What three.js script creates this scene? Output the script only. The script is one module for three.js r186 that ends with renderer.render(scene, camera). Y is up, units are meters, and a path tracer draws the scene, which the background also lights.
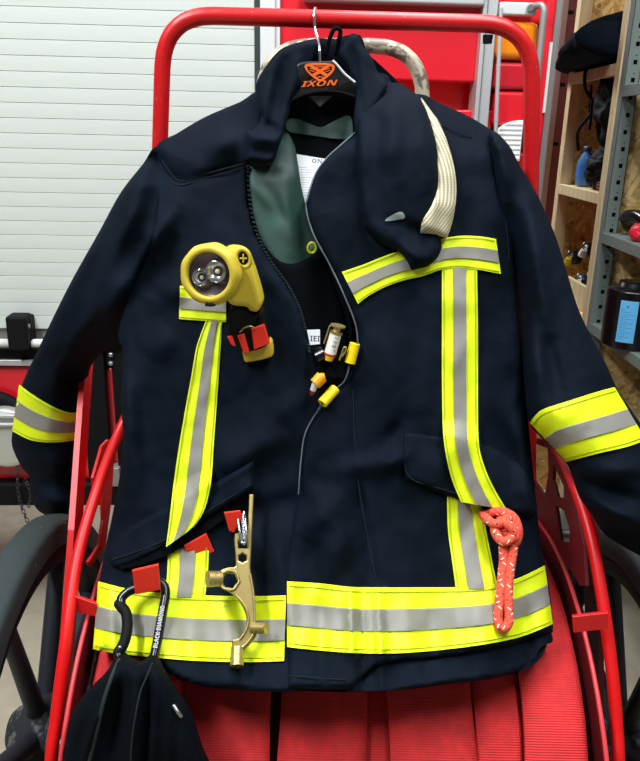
import * as THREE from 'three';
import { RectAreaLightUniformsLib } from 'three/addons/lights/RectAreaLightUniformsLib.js';
import { RoundedBoxGeometry } from 'three/addons/geometries/RoundedBoxGeometry.js';
import { mergeGeometries, mergeVertices, toCreasedNormals } from 'three/addons/utils/BufferGeometryUtils.js';
import { ImprovedNoise } from 'three/addons/math/ImprovedNoise.js';

// ------------------------------------------------------------------ camera, light, exposure
const W = 640, H = 761, F = 750, D2R = Math.PI / 180;
const scene = new THREE.Scene();
scene.background = new THREE.Color(0x05060a);
const camera = new THREE.PerspectiveCamera(2 * Math.atan(H / 2 / F) / D2R, W / H, 0.05, 40);
camera.position.set(0, 1.53, 1.1);
camera.rotation.order = 'YXZ';
camera.rotation.set(-18.4 * D2R, 0, 1.3 * D2R);
camera.updateMatrixWorld(true);
scene.add(camera);
const renderer = new THREE.WebGLRenderer({ antialias: true });
renderer.toneMapping = THREE.LinearToneMapping;
renderer.toneMappingExposure = 0.98;
renderer.shadowMap.enabled = true;
RectAreaLightUniformsLib.init();
// ceiling tubes of the garage, the last one added: [x, z, width, length along z, intensity]
const CEIL = 3.2;
const LAMPS = [
  [-1.3, 1.0, 0.3, 1.5, 66],
  [0.75, 0.8, 0.3, 1.5, 32],
  [-0.9, -0.2, 0.3, 1.2, 6],
  [0.3, -0.3, 0.3, 1.2, 30],
  [-0.2, -2.7, 0.3, 1.5, 60],  // added lamp beyond the truck, brightens the floor seen under it
];

// ------------------------------------------------------------------ helpers
function rng(seed) { let a = seed >>> 0; return () => { a = (a + 0x6D2B79F5) | 0; let t = Math.imul(a ^ (a >>> 15), 1 | a); t = (t + Math.imul(t ^ (t >>> 7), 61 | t)) ^ t; return ((t ^ (t >>> 14)) >>> 0) / 4294967296; }; }
const noise = new ImprovedNoise();
const fbm = (x, y, z, o = 4) => { let s = 0, a = 1, f = 1, n = 0; for (let i = 0; i < o; i++) { s += a * noise.noise(x * f, y * f, z + i * 7.3); n += a; a *= 0.5; f *= 2.03; } return s / n; };
const V = (x, y, z) => new THREE.Vector3(x, y, z);
const clamp = (x, a, b) => Math.min(b, Math.max(a, x));
const sstep = (a, b, x) => { const t = clamp((x - a) / (b - a), 0, 1); return t * t * (3 - 2 * t); };
const CAM = camera.position.clone();
// direction seen at a place of the picture frame; with a distance it gives a point of the room
function ray(px, py) { return V((px - W / 2) / F, -(py - H / 2) / F, -1).applyQuaternion(camera.quaternion); }
function P(px, py, z) { const d = ray(px, py), t = (z - CAM.z) / d.z; return CAM.clone().addScaledVector(d, t); }
function YP(px, py, y) { const d = ray(px, py), t = (y - CAM.y) / d.y; return CAM.clone().addScaledVector(d, t); }
function XP(px, py, x) { const d = ray(px, py), t = (x - CAM.x) / d.x; return CAM.clone().addScaledVector(d, t); }
function table(rows) { return t => { if (t <= rows[0][0]) return rows[0][1]; for (let i = 1; i < rows.length; i++) if (t <= rows[i][0]) { const a = rows[i - 1], b = rows[i], u = (t - a[0]) / (b[0] - a[0]); const m = (k) => { const p = rows[Math.max(0, k - 1)], q = rows[Math.min(rows.length - 1, k + 1)]; return (q[1] - p[1]) / (q[0] - p[0]); }; const h = b[0] - a[0], u2 = u * u, u3 = u2 * u; return (2 * u3 - 3 * u2 + 1) * a[1] + (u3 - 2 * u2 + u) * h * m(i - 1) + (-2 * u3 + 3 * u2) * b[1] + (u3 - u2) * h * m(i); } return rows[rows.length - 1][1]; }; }

const taken = new Map(), bases = new Map();
function numbered(n) { const k = taken.get(n) || 0; taken.set(n, k + 1); return k ? n + '_' + String(k).padStart(3, '0') : n; }
function thing(name, label, category, base, group) {
  const o = new THREE.Group(); o.name = numbered(name); o.position.copy(base); scene.add(o); bases.set(o, base.clone());
  o.userData = { label, category }; if (group) o.userData.group = group; return o;
}
function shade(m) { m.castShadow = true; m.receiveShadow = true; return m; }
function part(parent, name, geo, mat, label) {          // geometry in room coordinates, moved into its thing
  const b = bases.get(parent) || V(0, 0, 0);
  geo.translate(-b.x, -b.y, -b.z);
  const m = shade(new THREE.Mesh(geo, mat)); m.name = name; parent.add(m); bases.set(m, b);
  if (label) m.userData.label = label; return m;
}
function solo(name, geo, mat, label, category, group) {
  geo.computeBoundingBox(); const b = V(0, 0, 0); geo.boundingBox.getCenter(b); b.y = geo.boundingBox.min.y;
  geo.translate(-b.x, -b.y, -b.z); const m = shade(new THREE.Mesh(geo, mat)); m.name = numbered(name); m.position.copy(b);
  m.userData = { label, category }; if (group) m.userData.group = group; scene.add(m); bases.set(m, b); return m;
}
function struct(name, geo, mat) { const m = shade(new THREE.Mesh(geo, mat)); m.name = name; m.userData.kind = 'structure'; scene.add(m); return m; }
const nonIdx = g => { const r = g.index ? g.toNonIndexed() : g; for (const k of Object.keys(r.attributes)) if (!['position', 'normal', 'uv'].includes(k)) r.deleteAttribute(k); return r; };
const join = list => mergeGeometries(list.map(nonIdx));
function box(x0, y0, z0, x1, y1, z1, r = 0.002) {
  const g = r > 0 ? new RoundedBoxGeometry(Math.abs(x1 - x0), Math.abs(y1 - y0), Math.abs(z1 - z0), 1, Math.min(r, Math.abs(x1 - x0) / 2.1, Math.abs(y1 - y0) / 2.1, Math.abs(z1 - z0) / 2.1)) : new THREE.BoxGeometry(Math.abs(x1 - x0), Math.abs(y1 - y0), Math.abs(z1 - z0));
  g.translate((x0 + x1) / 2, (y0 + y1) / 2, (z0 + z1) / 2); return metricUV(g);
}
function metricUV(g) {      // uv in metres from the dominant axis
  const p = g.attributes.position, n = g.attributes.normal, u = new Float32Array(p.count * 2);
  for (let i = 0; i < p.count; i++) { const ax = Math.abs(n.getX(i)), ay = Math.abs(n.getY(i)), az = Math.abs(n.getZ(i)); let a, b; if (az >= ax && az >= ay) { a = p.getX(i); b = p.getY(i); } else if (ax >= ay) { a = p.getZ(i); b = p.getY(i); } else { a = p.getX(i); b = p.getZ(i); } u[2 * i] = a; u[2 * i + 1] = b; }
  g.setAttribute('uv', new THREE.BufferAttribute(u, 2)); return g;
}
function tube(pts, r, seg = 40, rad = 10, closed = false, tension = 0.5) {
  const c = new THREE.CatmullRomCurve3(pts, closed, 'centripetal', tension);
  const g = new THREE.TubeGeometry(c, seg, r, rad, closed); if (closed) return g;
  const caps = [0, 1].map(t => { const s = new THREE.SphereGeometry(r * 0.999, rad, 6); const q = c.getPointAt(t); s.translate(q.x, q.y, q.z); return s; });
  return join([g, ...caps]);
}
function rod(a, b, r, r2 = r, rad = 12) { const d = b.clone().sub(a), L = d.length(); const g = new THREE.CylinderGeometry(r2, r, L, rad); g.translate(0, L / 2, 0); g.applyQuaternion(new THREE.Quaternion().setFromUnitVectors(V(0, 1, 0), d.normalize())); g.translate(a.x, a.y, a.z); return g; }
// rounded sharp-cornered polyline through points (bent metal tube)
function bent(pts, r, bend, rad = 14) {
  const out = [pts[0]];
  for (let i = 1; i < pts.length - 1; i++) { const a = pts[i].clone().sub(pts[i - 1]), b = pts[i + 1].clone().sub(pts[i]); const la = Math.min(bend, a.length() * 0.48), lb = Math.min(bend, b.length() * 0.48); const p0 = pts[i].clone().addScaledVector(a.normalize(), -la), p2 = pts[i].clone().addScaledVector(b.normalize(), lb); for (let k = 0; k <= 8; k++) { const t = k / 8; out.push(p0.clone().multiplyScalar((1 - t) * (1 - t)).addScaledVector(pts[i], 2 * t * (1 - t)).addScaledVector(p2, t * t)); } }
  out.push(pts[pts.length - 1]);
  const path = new THREE.CurvePath(); for (let i = 1; i < out.length; i++) path.add(new THREE.LineCurve3(out[i - 1], out[i]));
  return new THREE.TubeGeometry(path, 220, r, rad, false);
}
// ---- cloth: outlines in picture coordinates, each at its own distance, with thickness and folds
function smooth(poly, k = 4, closed = true) {
  const out = [], n = poly.length, g = i => closed ? poly[(i + n) % n] : poly[clamp(i, 0, n - 1)];
  for (let i = 0; i < (closed ? n : n - 1); i++) { const p0 = g(i - 1), p1 = g(i), p2 = g(i + 1), p3 = g(i + 2); const sharp1 = p1[2], sharp2 = p2[2];
    const m1 = sharp1 ? [(p2[0] - p1[0]), (p2[1] - p1[1])] : [(p2[0] - p0[0]) / 2, (p2[1] - p0[1]) / 2], m2 = sharp2 ? [(p2[0] - p1[0]), (p2[1] - p1[1])] : [(p3[0] - p1[0]) / 2, (p3[1] - p1[1]) / 2];
    const L = Math.hypot(p2[0] - p1[0], p2[1] - p1[1]); for (const m of [m1, m2]) { const l = Math.hypot(m[0], m[1]); if (l > L) { m[0] *= L / l; m[1] *= L / l; } }
    for (let j = 0; j < k; j++) { const u = j / k, u2 = u * u, u3 = u2 * u; out.push([0, 1].map(c => (2 * u3 - 3 * u2 + 1) * p1[c] + (u3 - 2 * u2 + u) * m1[c] + (-2 * u3 + 3 * u2) * p2[c] + (u3 - u2) * m2[c])); } }
  if (!closed) out.push(poly[n - 1].slice(0, 2)); return out;
}
function inside(poly, x, y) { let c = false; for (let i = 0, j = poly.length - 1; i < poly.length; j = i++) { const a = poly[i], b = poly[j]; if ((a[1] > y) !== (b[1] > y) && x < (b[0] - a[0]) * (y - a[1]) / (b[1] - a[1]) + a[0]) c = !c; } return c; }
function segd(x, y, a, b) { const dx = b[0] - a[0], dy = b[1] - a[1], t = clamp(((x - a[0]) * dx + (y - a[1]) * dy) / (dx * dx + dy * dy || 1), 0, 1); return [Math.hypot(x - a[0] - t * dx, y - a[1] - t * dy), t]; }
function edgeDist(poly, x, y) { let m = 1e9; for (let i = 0, j = poly.length - 1; i < poly.length; j = i++) { const d = segd(x, y, poly[j], poly[i])[0]; if (d < m) m = d; } return m; }
function lineDist(l, x, y) { let m = 1e9; for (let i = 1; i < l.length; i++) { const d = segd(x, y, l[i - 1], l[i])[0]; if (d < m) m = d; } return m; }
function folds(list) { return (x, y) => { let s = 0; for (const [x0, y0, x1, y1, w, a] of list) { const [d, t] = segd(x, y, [x0, y0], [x1, y1]); if (d > w * 3) continue; s += a * Math.exp(-(d * d) / (w * w)) * (0.25 + 0.75 * Math.sin(Math.PI * clamp(t, 0.02, 0.98))); } return s; }; }
function roller(poly, rp, rm, zf, open = null) { return (x, y) => { const d = open ? Math.max(0, lineDist(open, x, y)) * (inside(poly, x, y) ? 1 : 0) : inside(poly, x, y) ? edgeDist(poly, x, y) : 0, q = 1 - clamp(d / rp, 0, 1); return zf(x, y) - rm * (1 - Math.sqrt(Math.max(0, 1 - q * q))); }; }
function sheet(poly, zf, { th = 0.004, cell = 4, back = null } = {}) {
  let x0 = 1e9, y0 = 1e9, x1 = -1e9, y1 = -1e9; for (const [x, y] of poly) { x0 = Math.min(x0, x); x1 = Math.max(x1, x); y0 = Math.min(y0, y); y1 = Math.max(y1, y); }
  const nx = Math.ceil((x1 - x0) / cell), ny = Math.ceil((y1 - y0) / cell), mark = new Uint8Array(nx * ny);
  for (let i = 0, j = poly.length - 1; i < poly.length; j = i++) { const a = poly[j], b = poly[i], n = Math.ceil(Math.hypot(b[0] - a[0], b[1] - a[1]) / cell * 8) + 1; for (let k = 0; k <= n; k++) { const cx = clamp(Math.floor((a[0] + (b[0] - a[0]) * k / n - x0) / cell), 0, nx - 1), cy = clamp(Math.floor((a[1] + (b[1] - a[1]) * k / n - y0) / cell), 0, ny - 1); for (let u = -1; u < 2; u++) for (let v = -1; v < 2; v++) { const q = cx + u, r = cy + v; if (q >= 0 && r >= 0 && q < nx && r < ny) mark[r * nx + q] = 1; } } }
  const key = new Map(), pts = [], tri = [];
  const id = p => { const k = Math.round(p[0] * 40) + '_' + Math.round(p[1] * 40); let i = key.get(k); if (i === undefined) { i = pts.length; pts.push(p); key.set(k, i); } return i; };
  const add = (a, b, c) => { if (a === b || b === c || a === c) return; const A = pts[a], B = pts[b], C = pts[c], s = (B[0] - A[0]) * (C[1] - A[1]) - (B[1] - A[1]) * (C[0] - A[0]); if (Math.abs(s) < 1e-4) return; if (s > 0) tri.push(a, c, b); else tri.push(a, b, c); };
  for (let r = 0; r < ny; r++) for (let q = 0; q < nx; q++) {
    const ax = x0 + q * cell, ay = y0 + r * cell, bx = ax + cell, by = ay + cell;
    if (!mark[r * nx + q]) { if (!inside(poly, ax + cell / 2, ay + cell / 2)) continue; const a = id([ax, ay]), b = id([bx, ay]), c = id([bx, by]), d = id([ax, by]); add(a, b, c); add(a, c, d); continue; }
    let s = poly.map(p => p.slice(0, 2));
    for (const [k, v, sg] of [[0, ax, 1], [0, bx, -1], [1, ay, 1], [1, by, -1]]) { const o = []; for (let i = 0; i < s.length; i++) { const A = s[i], B = s[(i + 1) % s.length], da = sg * (A[k] - v), db = sg * (B[k] - v); if (da >= 0) o.push(A); if ((da >= 0) !== (db >= 0)) { const t = da / (da - db); o.push([A[0] + (B[0] - A[0]) * t, A[1] + (B[1] - A[1]) * t]); } } s = o; if (s.length < 3) break; }
    if (s.length < 3) continue;
    const c2 = []; for (const p of s) if (!c2.length || Math.hypot(p[0] - c2[c2.length - 1][0], p[1] - c2[c2.length - 1][1]) > 0.03) c2.push(p); if (c2.length < 3) continue;
    for (const f of THREE.ShapeUtils.triangulateShape(c2.map(p => new THREE.Vector2(p[0], p[1])), [])) add(id(c2[f[0]]), id(c2[f[1]]), id(c2[f[2]]));
  }
  const front = pts.map(p => P(p[0], p[1], zf(p[0], p[1])));
  const bk = pts.map((p, i) => back ? P(p[0], p[1], Math.min(back(p[0], p[1]), front[i].z - 0.001)) : V(front[i].x, front[i].y, front[i].z - th));
  const mk = (v, idx) => { const g = new THREE.BufferGeometry(), a = new Float32Array(v.length * 3), u = new Float32Array(v.length * 2); v.forEach((p, i) => { p.toArray(a, 3 * i); u[2 * i] = p.x; u[2 * i + 1] = p.y; }); g.setAttribute('position', new THREE.BufferAttribute(a, 3)); g.setAttribute('uv', new THREE.BufferAttribute(u, 2)); g.setIndex(idx); g.computeVertexNormals(); return g; };
  const cnt = new Map(); for (let i = 0; i < tri.length; i += 3) for (let k = 0; k < 3; k++) { const a = tri[i + k], b = tri[i + (k + 1) % 3], kk = a < b ? a + '_' + b : b + '_' + a; cnt.set(kk, cnt.has(kk) ? null : [a, b]); }
  const sv = [], si = []; for (const e of cnt.values()) if (e) { const n = sv.length; sv.push(front[e[0]], front[e[1]], bk[e[0]], bk[e[1]]); si.push(n, n + 2, n + 1, n + 1, n + 2, n + 3); }
  const flip = []; for (let i = 0; i < tri.length; i += 3) flip.push(tri[i], tri[i + 2], tri[i + 1]);
  return join([mk(front, tri), mk(bk, flip), mk(sv, si)]);
}
// flat piece with its own depth: outline at distance z, extruded towards -z, edges bevelled
function slab(poly, z, th, bevel = 0.001, holes = [], seg = 2) {
  const q = p => { const v = P(p[0], p[1], z); return new THREE.Vector2(v.x, v.y); };
  const pl = poly.map(q); if (THREE.ShapeUtils.area(pl) < 0) pl.reverse(); const s = new THREE.Shape(pl);
  for (const h of holes) { const hp = h.map(q); if (THREE.ShapeUtils.area(hp) > 0) hp.reverse(); s.holes.push(new THREE.Path(hp)); }
  const g = new THREE.ExtrudeGeometry(s, { depth: Math.max(1e-4, th - 2 * bevel), bevelEnabled: bevel > 0, bevelThickness: bevel, bevelSize: bevel, bevelOffset: -bevel, bevelSegments: seg, steps: 1 });
  g.translate(0, 0, z - th + bevel); return g;
}
// a tilted plane laid against cloth: from a height zf at two places of the frame; pt() gives points on it, raised by off
class Lean { constructor(x, y0, z0, y1, z1) { this.p = P(x, y0, z0); const d = P(x, y1, z1).sub(this.p).normalize(); this.x = V(1, 0, 0).addScaledVector(d, -d.x).normalize(); this.y = d.clone().negate(); this.n = this.x.clone().cross(this.y).normalize(); }
  pt(px, py, off = 0) { const d = ray(px, py), o = this.p.clone().addScaledVector(this.n, off), t = o.sub(CAM).dot(this.n) / d.dot(this.n); return CAM.clone().addScaledVector(d, t); }
  to2(px, py, off = 0) { const v = this.pt(px, py, off).sub(this.p); return new THREE.Vector2(v.dot(this.x), v.dot(this.y)); }
  slab(poly, off, th, bevel = 0.001, holes = [], seg = 2) { const pl = poly.map(q => this.to2(q[0], q[1], off)); if (THREE.ShapeUtils.area(pl) < 0) pl.reverse(); const s = new THREE.Shape(pl); for (const h of holes) { const hp = h.map(q => this.to2(q[0], q[1], off)); if (THREE.ShapeUtils.area(hp) > 0) hp.reverse(); s.holes.push(new THREE.Path(hp)); } const g = new THREE.ExtrudeGeometry(s, { depth: Math.max(1e-4, th - 2 * bevel), bevelEnabled: true, bevelThickness: bevel, bevelSize: bevel, bevelOffset: -bevel, bevelSegments: seg, steps: 1 }); g.translate(0, 0, off - th + bevel); g.applyMatrix4(new THREE.Matrix4().makeBasis(this.x, this.y, this.n).setPosition(this.p)); return g; } }
// plate standing in the plane x = const, outlined in the frame, th thick in x
function sidePlate(poly, x, th, holes = []) { const q = p => { const v = XP(p[0], p[1], x); return new THREE.Vector2(-v.z, v.y); }; const s = new THREE.Shape(poly.map(q)); for (const h of holes) s.holes.push(new THREE.Path(h.map(q))); const g = new THREE.ExtrudeGeometry(s, { depth: th, bevelEnabled: true, bevelSize: 0.0008, bevelThickness: 0.0008, bevelSegments: 1 }); g.rotateY(Math.PI / 2); g.translate(x, 0, 0); return g; }
const ngon = (cx, cy, r, n, rot = 0, sq = 1) => Array.from({ length: n }, (_, i) => [cx + r * Math.cos(rot + i * 2 * Math.PI / n), cy + r * sq * Math.sin(rot + i * 2 * Math.PI / n)]);

// ------------------------------------------------------------------ textures
function dataTex(n, fn, srgb, rep) {
  const a = new Uint8Array(n * n * 4); for (let y = 0; y < n; y++) for (let x = 0; x < n; x++) { const c = fn(x / n, y / n), i = (y * n + x) * 4; a[i] = clamp(c[0], 0, 1) * 255; a[i + 1] = clamp(c[1], 0, 1) * 255; a[i + 2] = clamp(c[2], 0, 1) * 255; a[i + 3] = 255; }
  const t = new THREE.DataTexture(a, n, n); t.wrapS = t.wrapT = THREE.RepeatWrapping; t.magFilter = THREE.LinearFilter; t.minFilter = THREE.LinearMipmapLinearFilter; t.generateMipmaps = true; if (srgb) t.colorSpace = THREE.SRGBColorSpace; t.repeat.set(rep[0], rep[1]); t.needsUpdate = true; return t;
}
function tn(u, v, f, z, o = 4) {      // tileable noise
  const w = (x, y) => fbm(x * f, y * f, z, o); const a = w(u, v), b = w(u - 1, v), c = w(u, v - 1), d = w(u - 1, v - 1);
  return (a * (1 - u) + b * u) * (1 - v) + (c * (1 - u) + d * u) * v;
}
function canvasTex(w, h, draw) { const c = document.createElement('canvas'); c.width = w; c.height = h; const g = c.getContext('2d'); draw(g, w, h); const t = new THREE.CanvasTexture(c); t.colorSpace = THREE.SRGBColorSpace; t.magFilter = THREE.LinearFilter; return t; }
const clothBump = dataTex(256, (u, v) => { const b = 0.5 + 0.5 * Math.sin((u + v) * Math.PI * 2 * 48), n = tn(u, v, 9, 3.1, 3); const q = 0.35 * b + 0.6 * (0.5 + n); return [q, q, q]; }, false, [6, 6]);
const crinkle = dataTex(512, (u, v) => { const b = 0.5 + 0.5 * Math.sin((u + v) * Math.PI * 2 * 120), r1 = 1 - Math.abs(tn(u, v, 5, 3.1, 3)) * 3, r2 = 1 - Math.abs(tn(u, v, 11, 8.4, 3)) * 3, n = tn(u, v, 7, 6.2, 3); const q = 0.03 * b + 0.2 * r1 + 0.1 * r2 + 0.35 * (0.5 + n) + 0.2; return [q, q, q]; }, false, [2.3, 2.3]);
const clothTone = (c, k, f = 5, z = 1) => dataTex(256, (u, v) => { const n = 1 + k * tn(u, v, f, z, 5) * 2; return c.map(q => q * n); }, true, [2.2, 2.2]);
const std = (color, roughness = 0.6, metalness = 0, extra = {}) => new THREE.MeshStandardMaterial({ color, roughness, metalness, ...extra });
const S = (r, g, b) => new THREE.Color().setRGB(r / 255, g / 255, b / 255, THREE.SRGBColorSpace);
const woodTex = dataTex(512, (u, v) => { const n = tn(u, v, 5, 2, 4), l = 0.5 + 0.5 * Math.sin(2 * Math.PI * (u * 14 + 2.2 * n)); const t = 0.94 + 0.06 * l + 0.1 * n; return [0.83 * t, 0.75 * t, 0.58 * t]; }, true, [1.5, 1.2]);
const osbTex = (() => { const t = canvasTex(1024, 1024, (g, w, h) => { const r = rng(11); g.fillStyle = '#d8b06c'; g.fillRect(0, 0, w, h); for (let i = 0; i < 2600; i++) { const x = r() * w, y = r() * h, L = 30 + r() * 90, b = 8 + r() * 24, a = r() * Math.PI, k = r(); const q = k < 0.12 ? [176, 130, 72] : k < 0.5 ? [222, 184, 116] : k < 0.8 ? [238, 206, 142] : [208, 166, 98]; const m = 0.9 + r() * 0.2; g.fillStyle = `rgba(${q.map(c => Math.round(Math.min(255, c * m))).join(',')},0.9)`; for (const ox of [-w, 0, w]) for (const oy of [-h, 0, h]) { if (x + ox < -120 || x + ox > w + 120 || y + oy < -120 || y + oy > h + 120) continue; g.save(); g.translate(x + ox, y + oy); g.rotate(a); g.beginPath(); g.moveTo(-L / 2, 0); g.lineTo(-L / 3, -b / 2); g.lineTo(L / 2, -b / 3); g.lineTo(L / 2.6, b / 2); g.lineTo(-L / 2.4, b / 2.4); g.closePath(); g.fill(); g.restore(); } } }); t.wrapS = t.wrapT = THREE.RepeatWrapping; t.repeat.set(1.3, 1.3); return t; })();
const floorTex = dataTex(512, (u, v) => { const n = tn(u, v, 4, 5, 5), s = tn(u, v, 40, 8, 2); const t = 1 + 0.25 * n + 0.12 * s; return [0.70 * t, 0.665 * t, 0.58 * t]; }, true, [0.5, 0.5]);
const scuff = (base, worn, f, thr, z, rp = [1, 1]) => dataTex(512, (u, v) => { const n = tn(u, v, f, z, 5), m = tn(u, v, f * 4, z + 3, 3), k = sstep(thr, thr + 0.08, n + 0.35 * m); const t = 1 + 0.1 * m; return base.map((c, i) => (c * (1 - k) + worn[i] * k) * t); }, true, rp);
const M = {
  navy: new THREE.MeshPhysicalMaterial({ map: clothTone([0.044, 0.077, 0.118], 0.3), roughness: 0.8, specularIntensity: 0.15, bumpMap: crinkle, bumpScale: 0.006, sheen: 0.05, sheenRoughness: 0.45, sheenColor: S(60, 120, 170) }),
  navyDark: new THREE.MeshPhysicalMaterial({ map: clothTone([0.036, 0.056, 0.08], 0.2, 6, 4), roughness: 0.85, specularIntensity: 0.12, bumpMap: clothBump, bumpScale: 0.0006 }),
  lining: new THREE.MeshPhysicalMaterial({ color: S(5, 7, 11), roughness: 0.9, specularIntensity: 0.12, bumpMap: clothBump, bumpScale: 0.0004 }),
  green: new THREE.MeshPhysicalMaterial({ map: clothTone([0.085, 0.215, 0.185], 0.5, 7, 9), roughness: 0.6, sheen: 0.15, sheenColor: S(120, 180, 160), bumpMap: clothBump, bumpScale: 0.0005 }),
  yellowStrip: std(S(232, 250, 8), 0.6, 0, { bumpMap: clothBump, bumpScale: 0.0004 }),
  silver: std(S(140, 137, 128), 0.65, 0.05, { bumpMap: clothBump, bumpScale: 0.0003 }),
  cream: std(0xffffff, 0.95, 0, { map: dataTex(128, (u, v) => { const b = 0.5 + 0.5 * Math.sin(u * 2 * Math.PI * 24), k = 0.5 + 0.5 * Math.sin(v * 2 * Math.PI * 40); const t = 0.62 + 0.32 * b + 0.06 * k; return [0.93 * t, 0.89 * t, 0.74 * t]; }, true, [9, 9]) }),
  thread: std(S(10, 15, 23), 0.95),
  piping: std(S(92, 100, 106), 0.8),
  zip: std(S(30, 40, 46), 0.4, 0.5),
  white: std(S(225, 225, 220), 0.7),
  redWeb: std(S(245, 48, 26), 0.7, 0, { bumpMap: dataTex(128, (u, v) => { const q = 0.5 + 0.25 * Math.sin(u * 2 * Math.PI * 16) + 0.25 * Math.sin(v * 2 * Math.PI * 16); return [q, q, q]; }, false, [30, 30]), bumpScale: 0.0002 }),
  hanger: std(S(20, 22, 26), 0.45),
  orange: std(S(245, 105, 30), 0.5),
  chrome: std(S(215, 218, 222), 0.18, 0.95),
  steel: std(S(160, 163, 166), 0.35, 0.85),
  redPaint: std(0xffffff, 0.42, 0.0, { map: scuff([0.86, 0.05, 0.06], [0.72, 0.42, 0.38], 9, 0.33, 2) }),
  redWorn: std(0xffffff, 0.38, 0.0, { map: scuff([0.80, 0.07, 0.09], [0.60, 0.36, 0.32], 8, 0.2, 6, [9, 0.6]) }),
  redDark: std(S(88, 5, 11), 0.55),  // dark red; puts the sleeve's shade into the reel discs and right gusset
  redTruck: new THREE.MeshPhysicalMaterial({ color: S(222, 14, 36), roughness: 0.4, clearcoat: 0.5, clearcoatRoughness: 0.2 }),
  creamTube: std(0xffffff, 0.45, 0.1, { map: scuff([0.74, 0.70, 0.60], [0.46, 0.42, 0.37], 6, 0.0, 12, [4, 0.4]) }),
  slat: std(S(203, 208, 200), 0.55),
  alu: std(S(205, 206, 206), 0.42, 0.55),
  aluDark: std(S(150, 148, 146), 0.5, 0.4),
  black: new THREE.MeshPhysicalMaterial({ color: S(9, 9, 11), roughness: 0.7, specularIntensity: 0.4 }),
  blackGloss: std(S(9, 10, 12), 0.25),
  rubber: std(0xffffff, 0.85, 0, { map: scuff([0.17, 0.21, 0.21], [0.42, 0.46, 0.45], 9, 0.24, 3, [6, 1]) }),
  dusty: std(0xffffff, 0.9, 0, { map: scuff([0.13, 0.14, 0.16], [0.36, 0.38, 0.38], 6, 0.05, 5) }),
  lampYellow: std(S(208, 184, 52), 0.5, 0, { bumpMap: clothBump, bumpScale: 0.0002 }),
  brass: std(0xffffff, 0.38, 0.7, { map: scuff([0.72, 0.64, 0.40], [0.50, 0.41, 0.22], 10, 0.12, 7), }),
  clear: new THREE.MeshPhysicalMaterial({ color: 0xffffff, roughness: 0.03, transmission: 1, thickness: 0, ior: 1.45 }),
  hose: std(0xffffff, 0.78, 0, { map: dataTex(512, (u, v) => { const rib = 0.5 + 0.5 * Math.sin(v * 2 * Math.PI * 96), n = tn(u, v, 4, 5, 5), s = tn(u, v, 18, 2, 3); const t = 0.9 + 0.1 * rib + 0.24 * n + 0.12 * s; return [0.88 * t, 0.17 * t, 0.18 * t]; }, true, [1, 1]), bumpMap: dataTex(256, (u, v) => { const q = 0.5 + 0.35 * Math.sin(v * 2 * Math.PI * 48) + 0.1 * Math.sin(u * 2 * Math.PI * 64); return [q, q, q]; }, false, [1, 2]), bumpScale: 0.001 }),
  osb: std(0xffffff, 0.75, 0, { map: osbTex }),
  wood: std(0xffffff, 0.7, 0, { map: woodTex }),
  greySteel: std(S(118, 130, 124), 0.5, 0.2),
  maroon: std(S(120, 60, 72), 0.45, 0.2),
  yellowBead: std(S(255, 224, 8), 0.45),
  yellowGear: std(S(205, 185, 30), 0.5),
};

// ------------------------------------------------------------------ room
{
  const fl = new THREE.BoxGeometry(8, 0.2, 9); fl.translate(0, -0.1, -0.5); struct('floor', metricUV(fl), std(0xffffff, 0.55, 0, { map: floorTex }));
  struct('ceiling', box(-4, CEIL + 0.06, -5, 4, CEIL + 0.26, 4, 0), std(S(150, 150, 146), 0.9));
  const wm = std(S(110, 110, 106), 0.9);
  struct('wall_back', box(-4, 0, -5.2, 4, CEIL + 0.06, -5, 0), wm); struct('wall_front', box(-4, 0, 4, 4, CEIL + 0.06, 4.2, 0), wm);
  struct('wall_left', box(-4.2, 0, -5, -4, CEIL + 0.06, 4, 0), wm); struct('wall_right', box(1.62, 0, -5, 1.82, CEIL + 0.06, 4, 0), wm);
  LAMPS.forEach(([x, z, w, l, I], i) => {
    const t = thing('ceiling_lamp', 'long white ceiling lamp fitting, ' + ['front left above the cart', 'front right above the cart', 'above the roller shutter', 'between shutter and shelves', 'added beyond the truck to light the floor'][i], 'lamp', V(x, CEIL, z), 'ceiling lamps');
    part(t, 'housing', box(x - w / 2 - 0.03, CEIL, z - l / 2 - 0.03, x + w / 2 + 0.03, CEIL + 0.06, z + l / 2 + 0.03, 0.01), M.white);
    part(t, 'diffuser', box(x - w / 2, CEIL - 0.015, z - l / 2, x + w / 2, CEIL - 0.001, z + l / 2, 0.004), new THREE.MeshStandardMaterial({ color: 0xffffff, emissive: 0xf6fbff, emissiveIntensity: 1.5, roughness: 0.5 }));
    const L = new THREE.RectAreaLight(0xf4faff, I, w, l); L.position.set(x, CEIL - 0.02, z); L.rotation.x = -Math.PI / 2; scene.add(L);
  });
}

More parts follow.
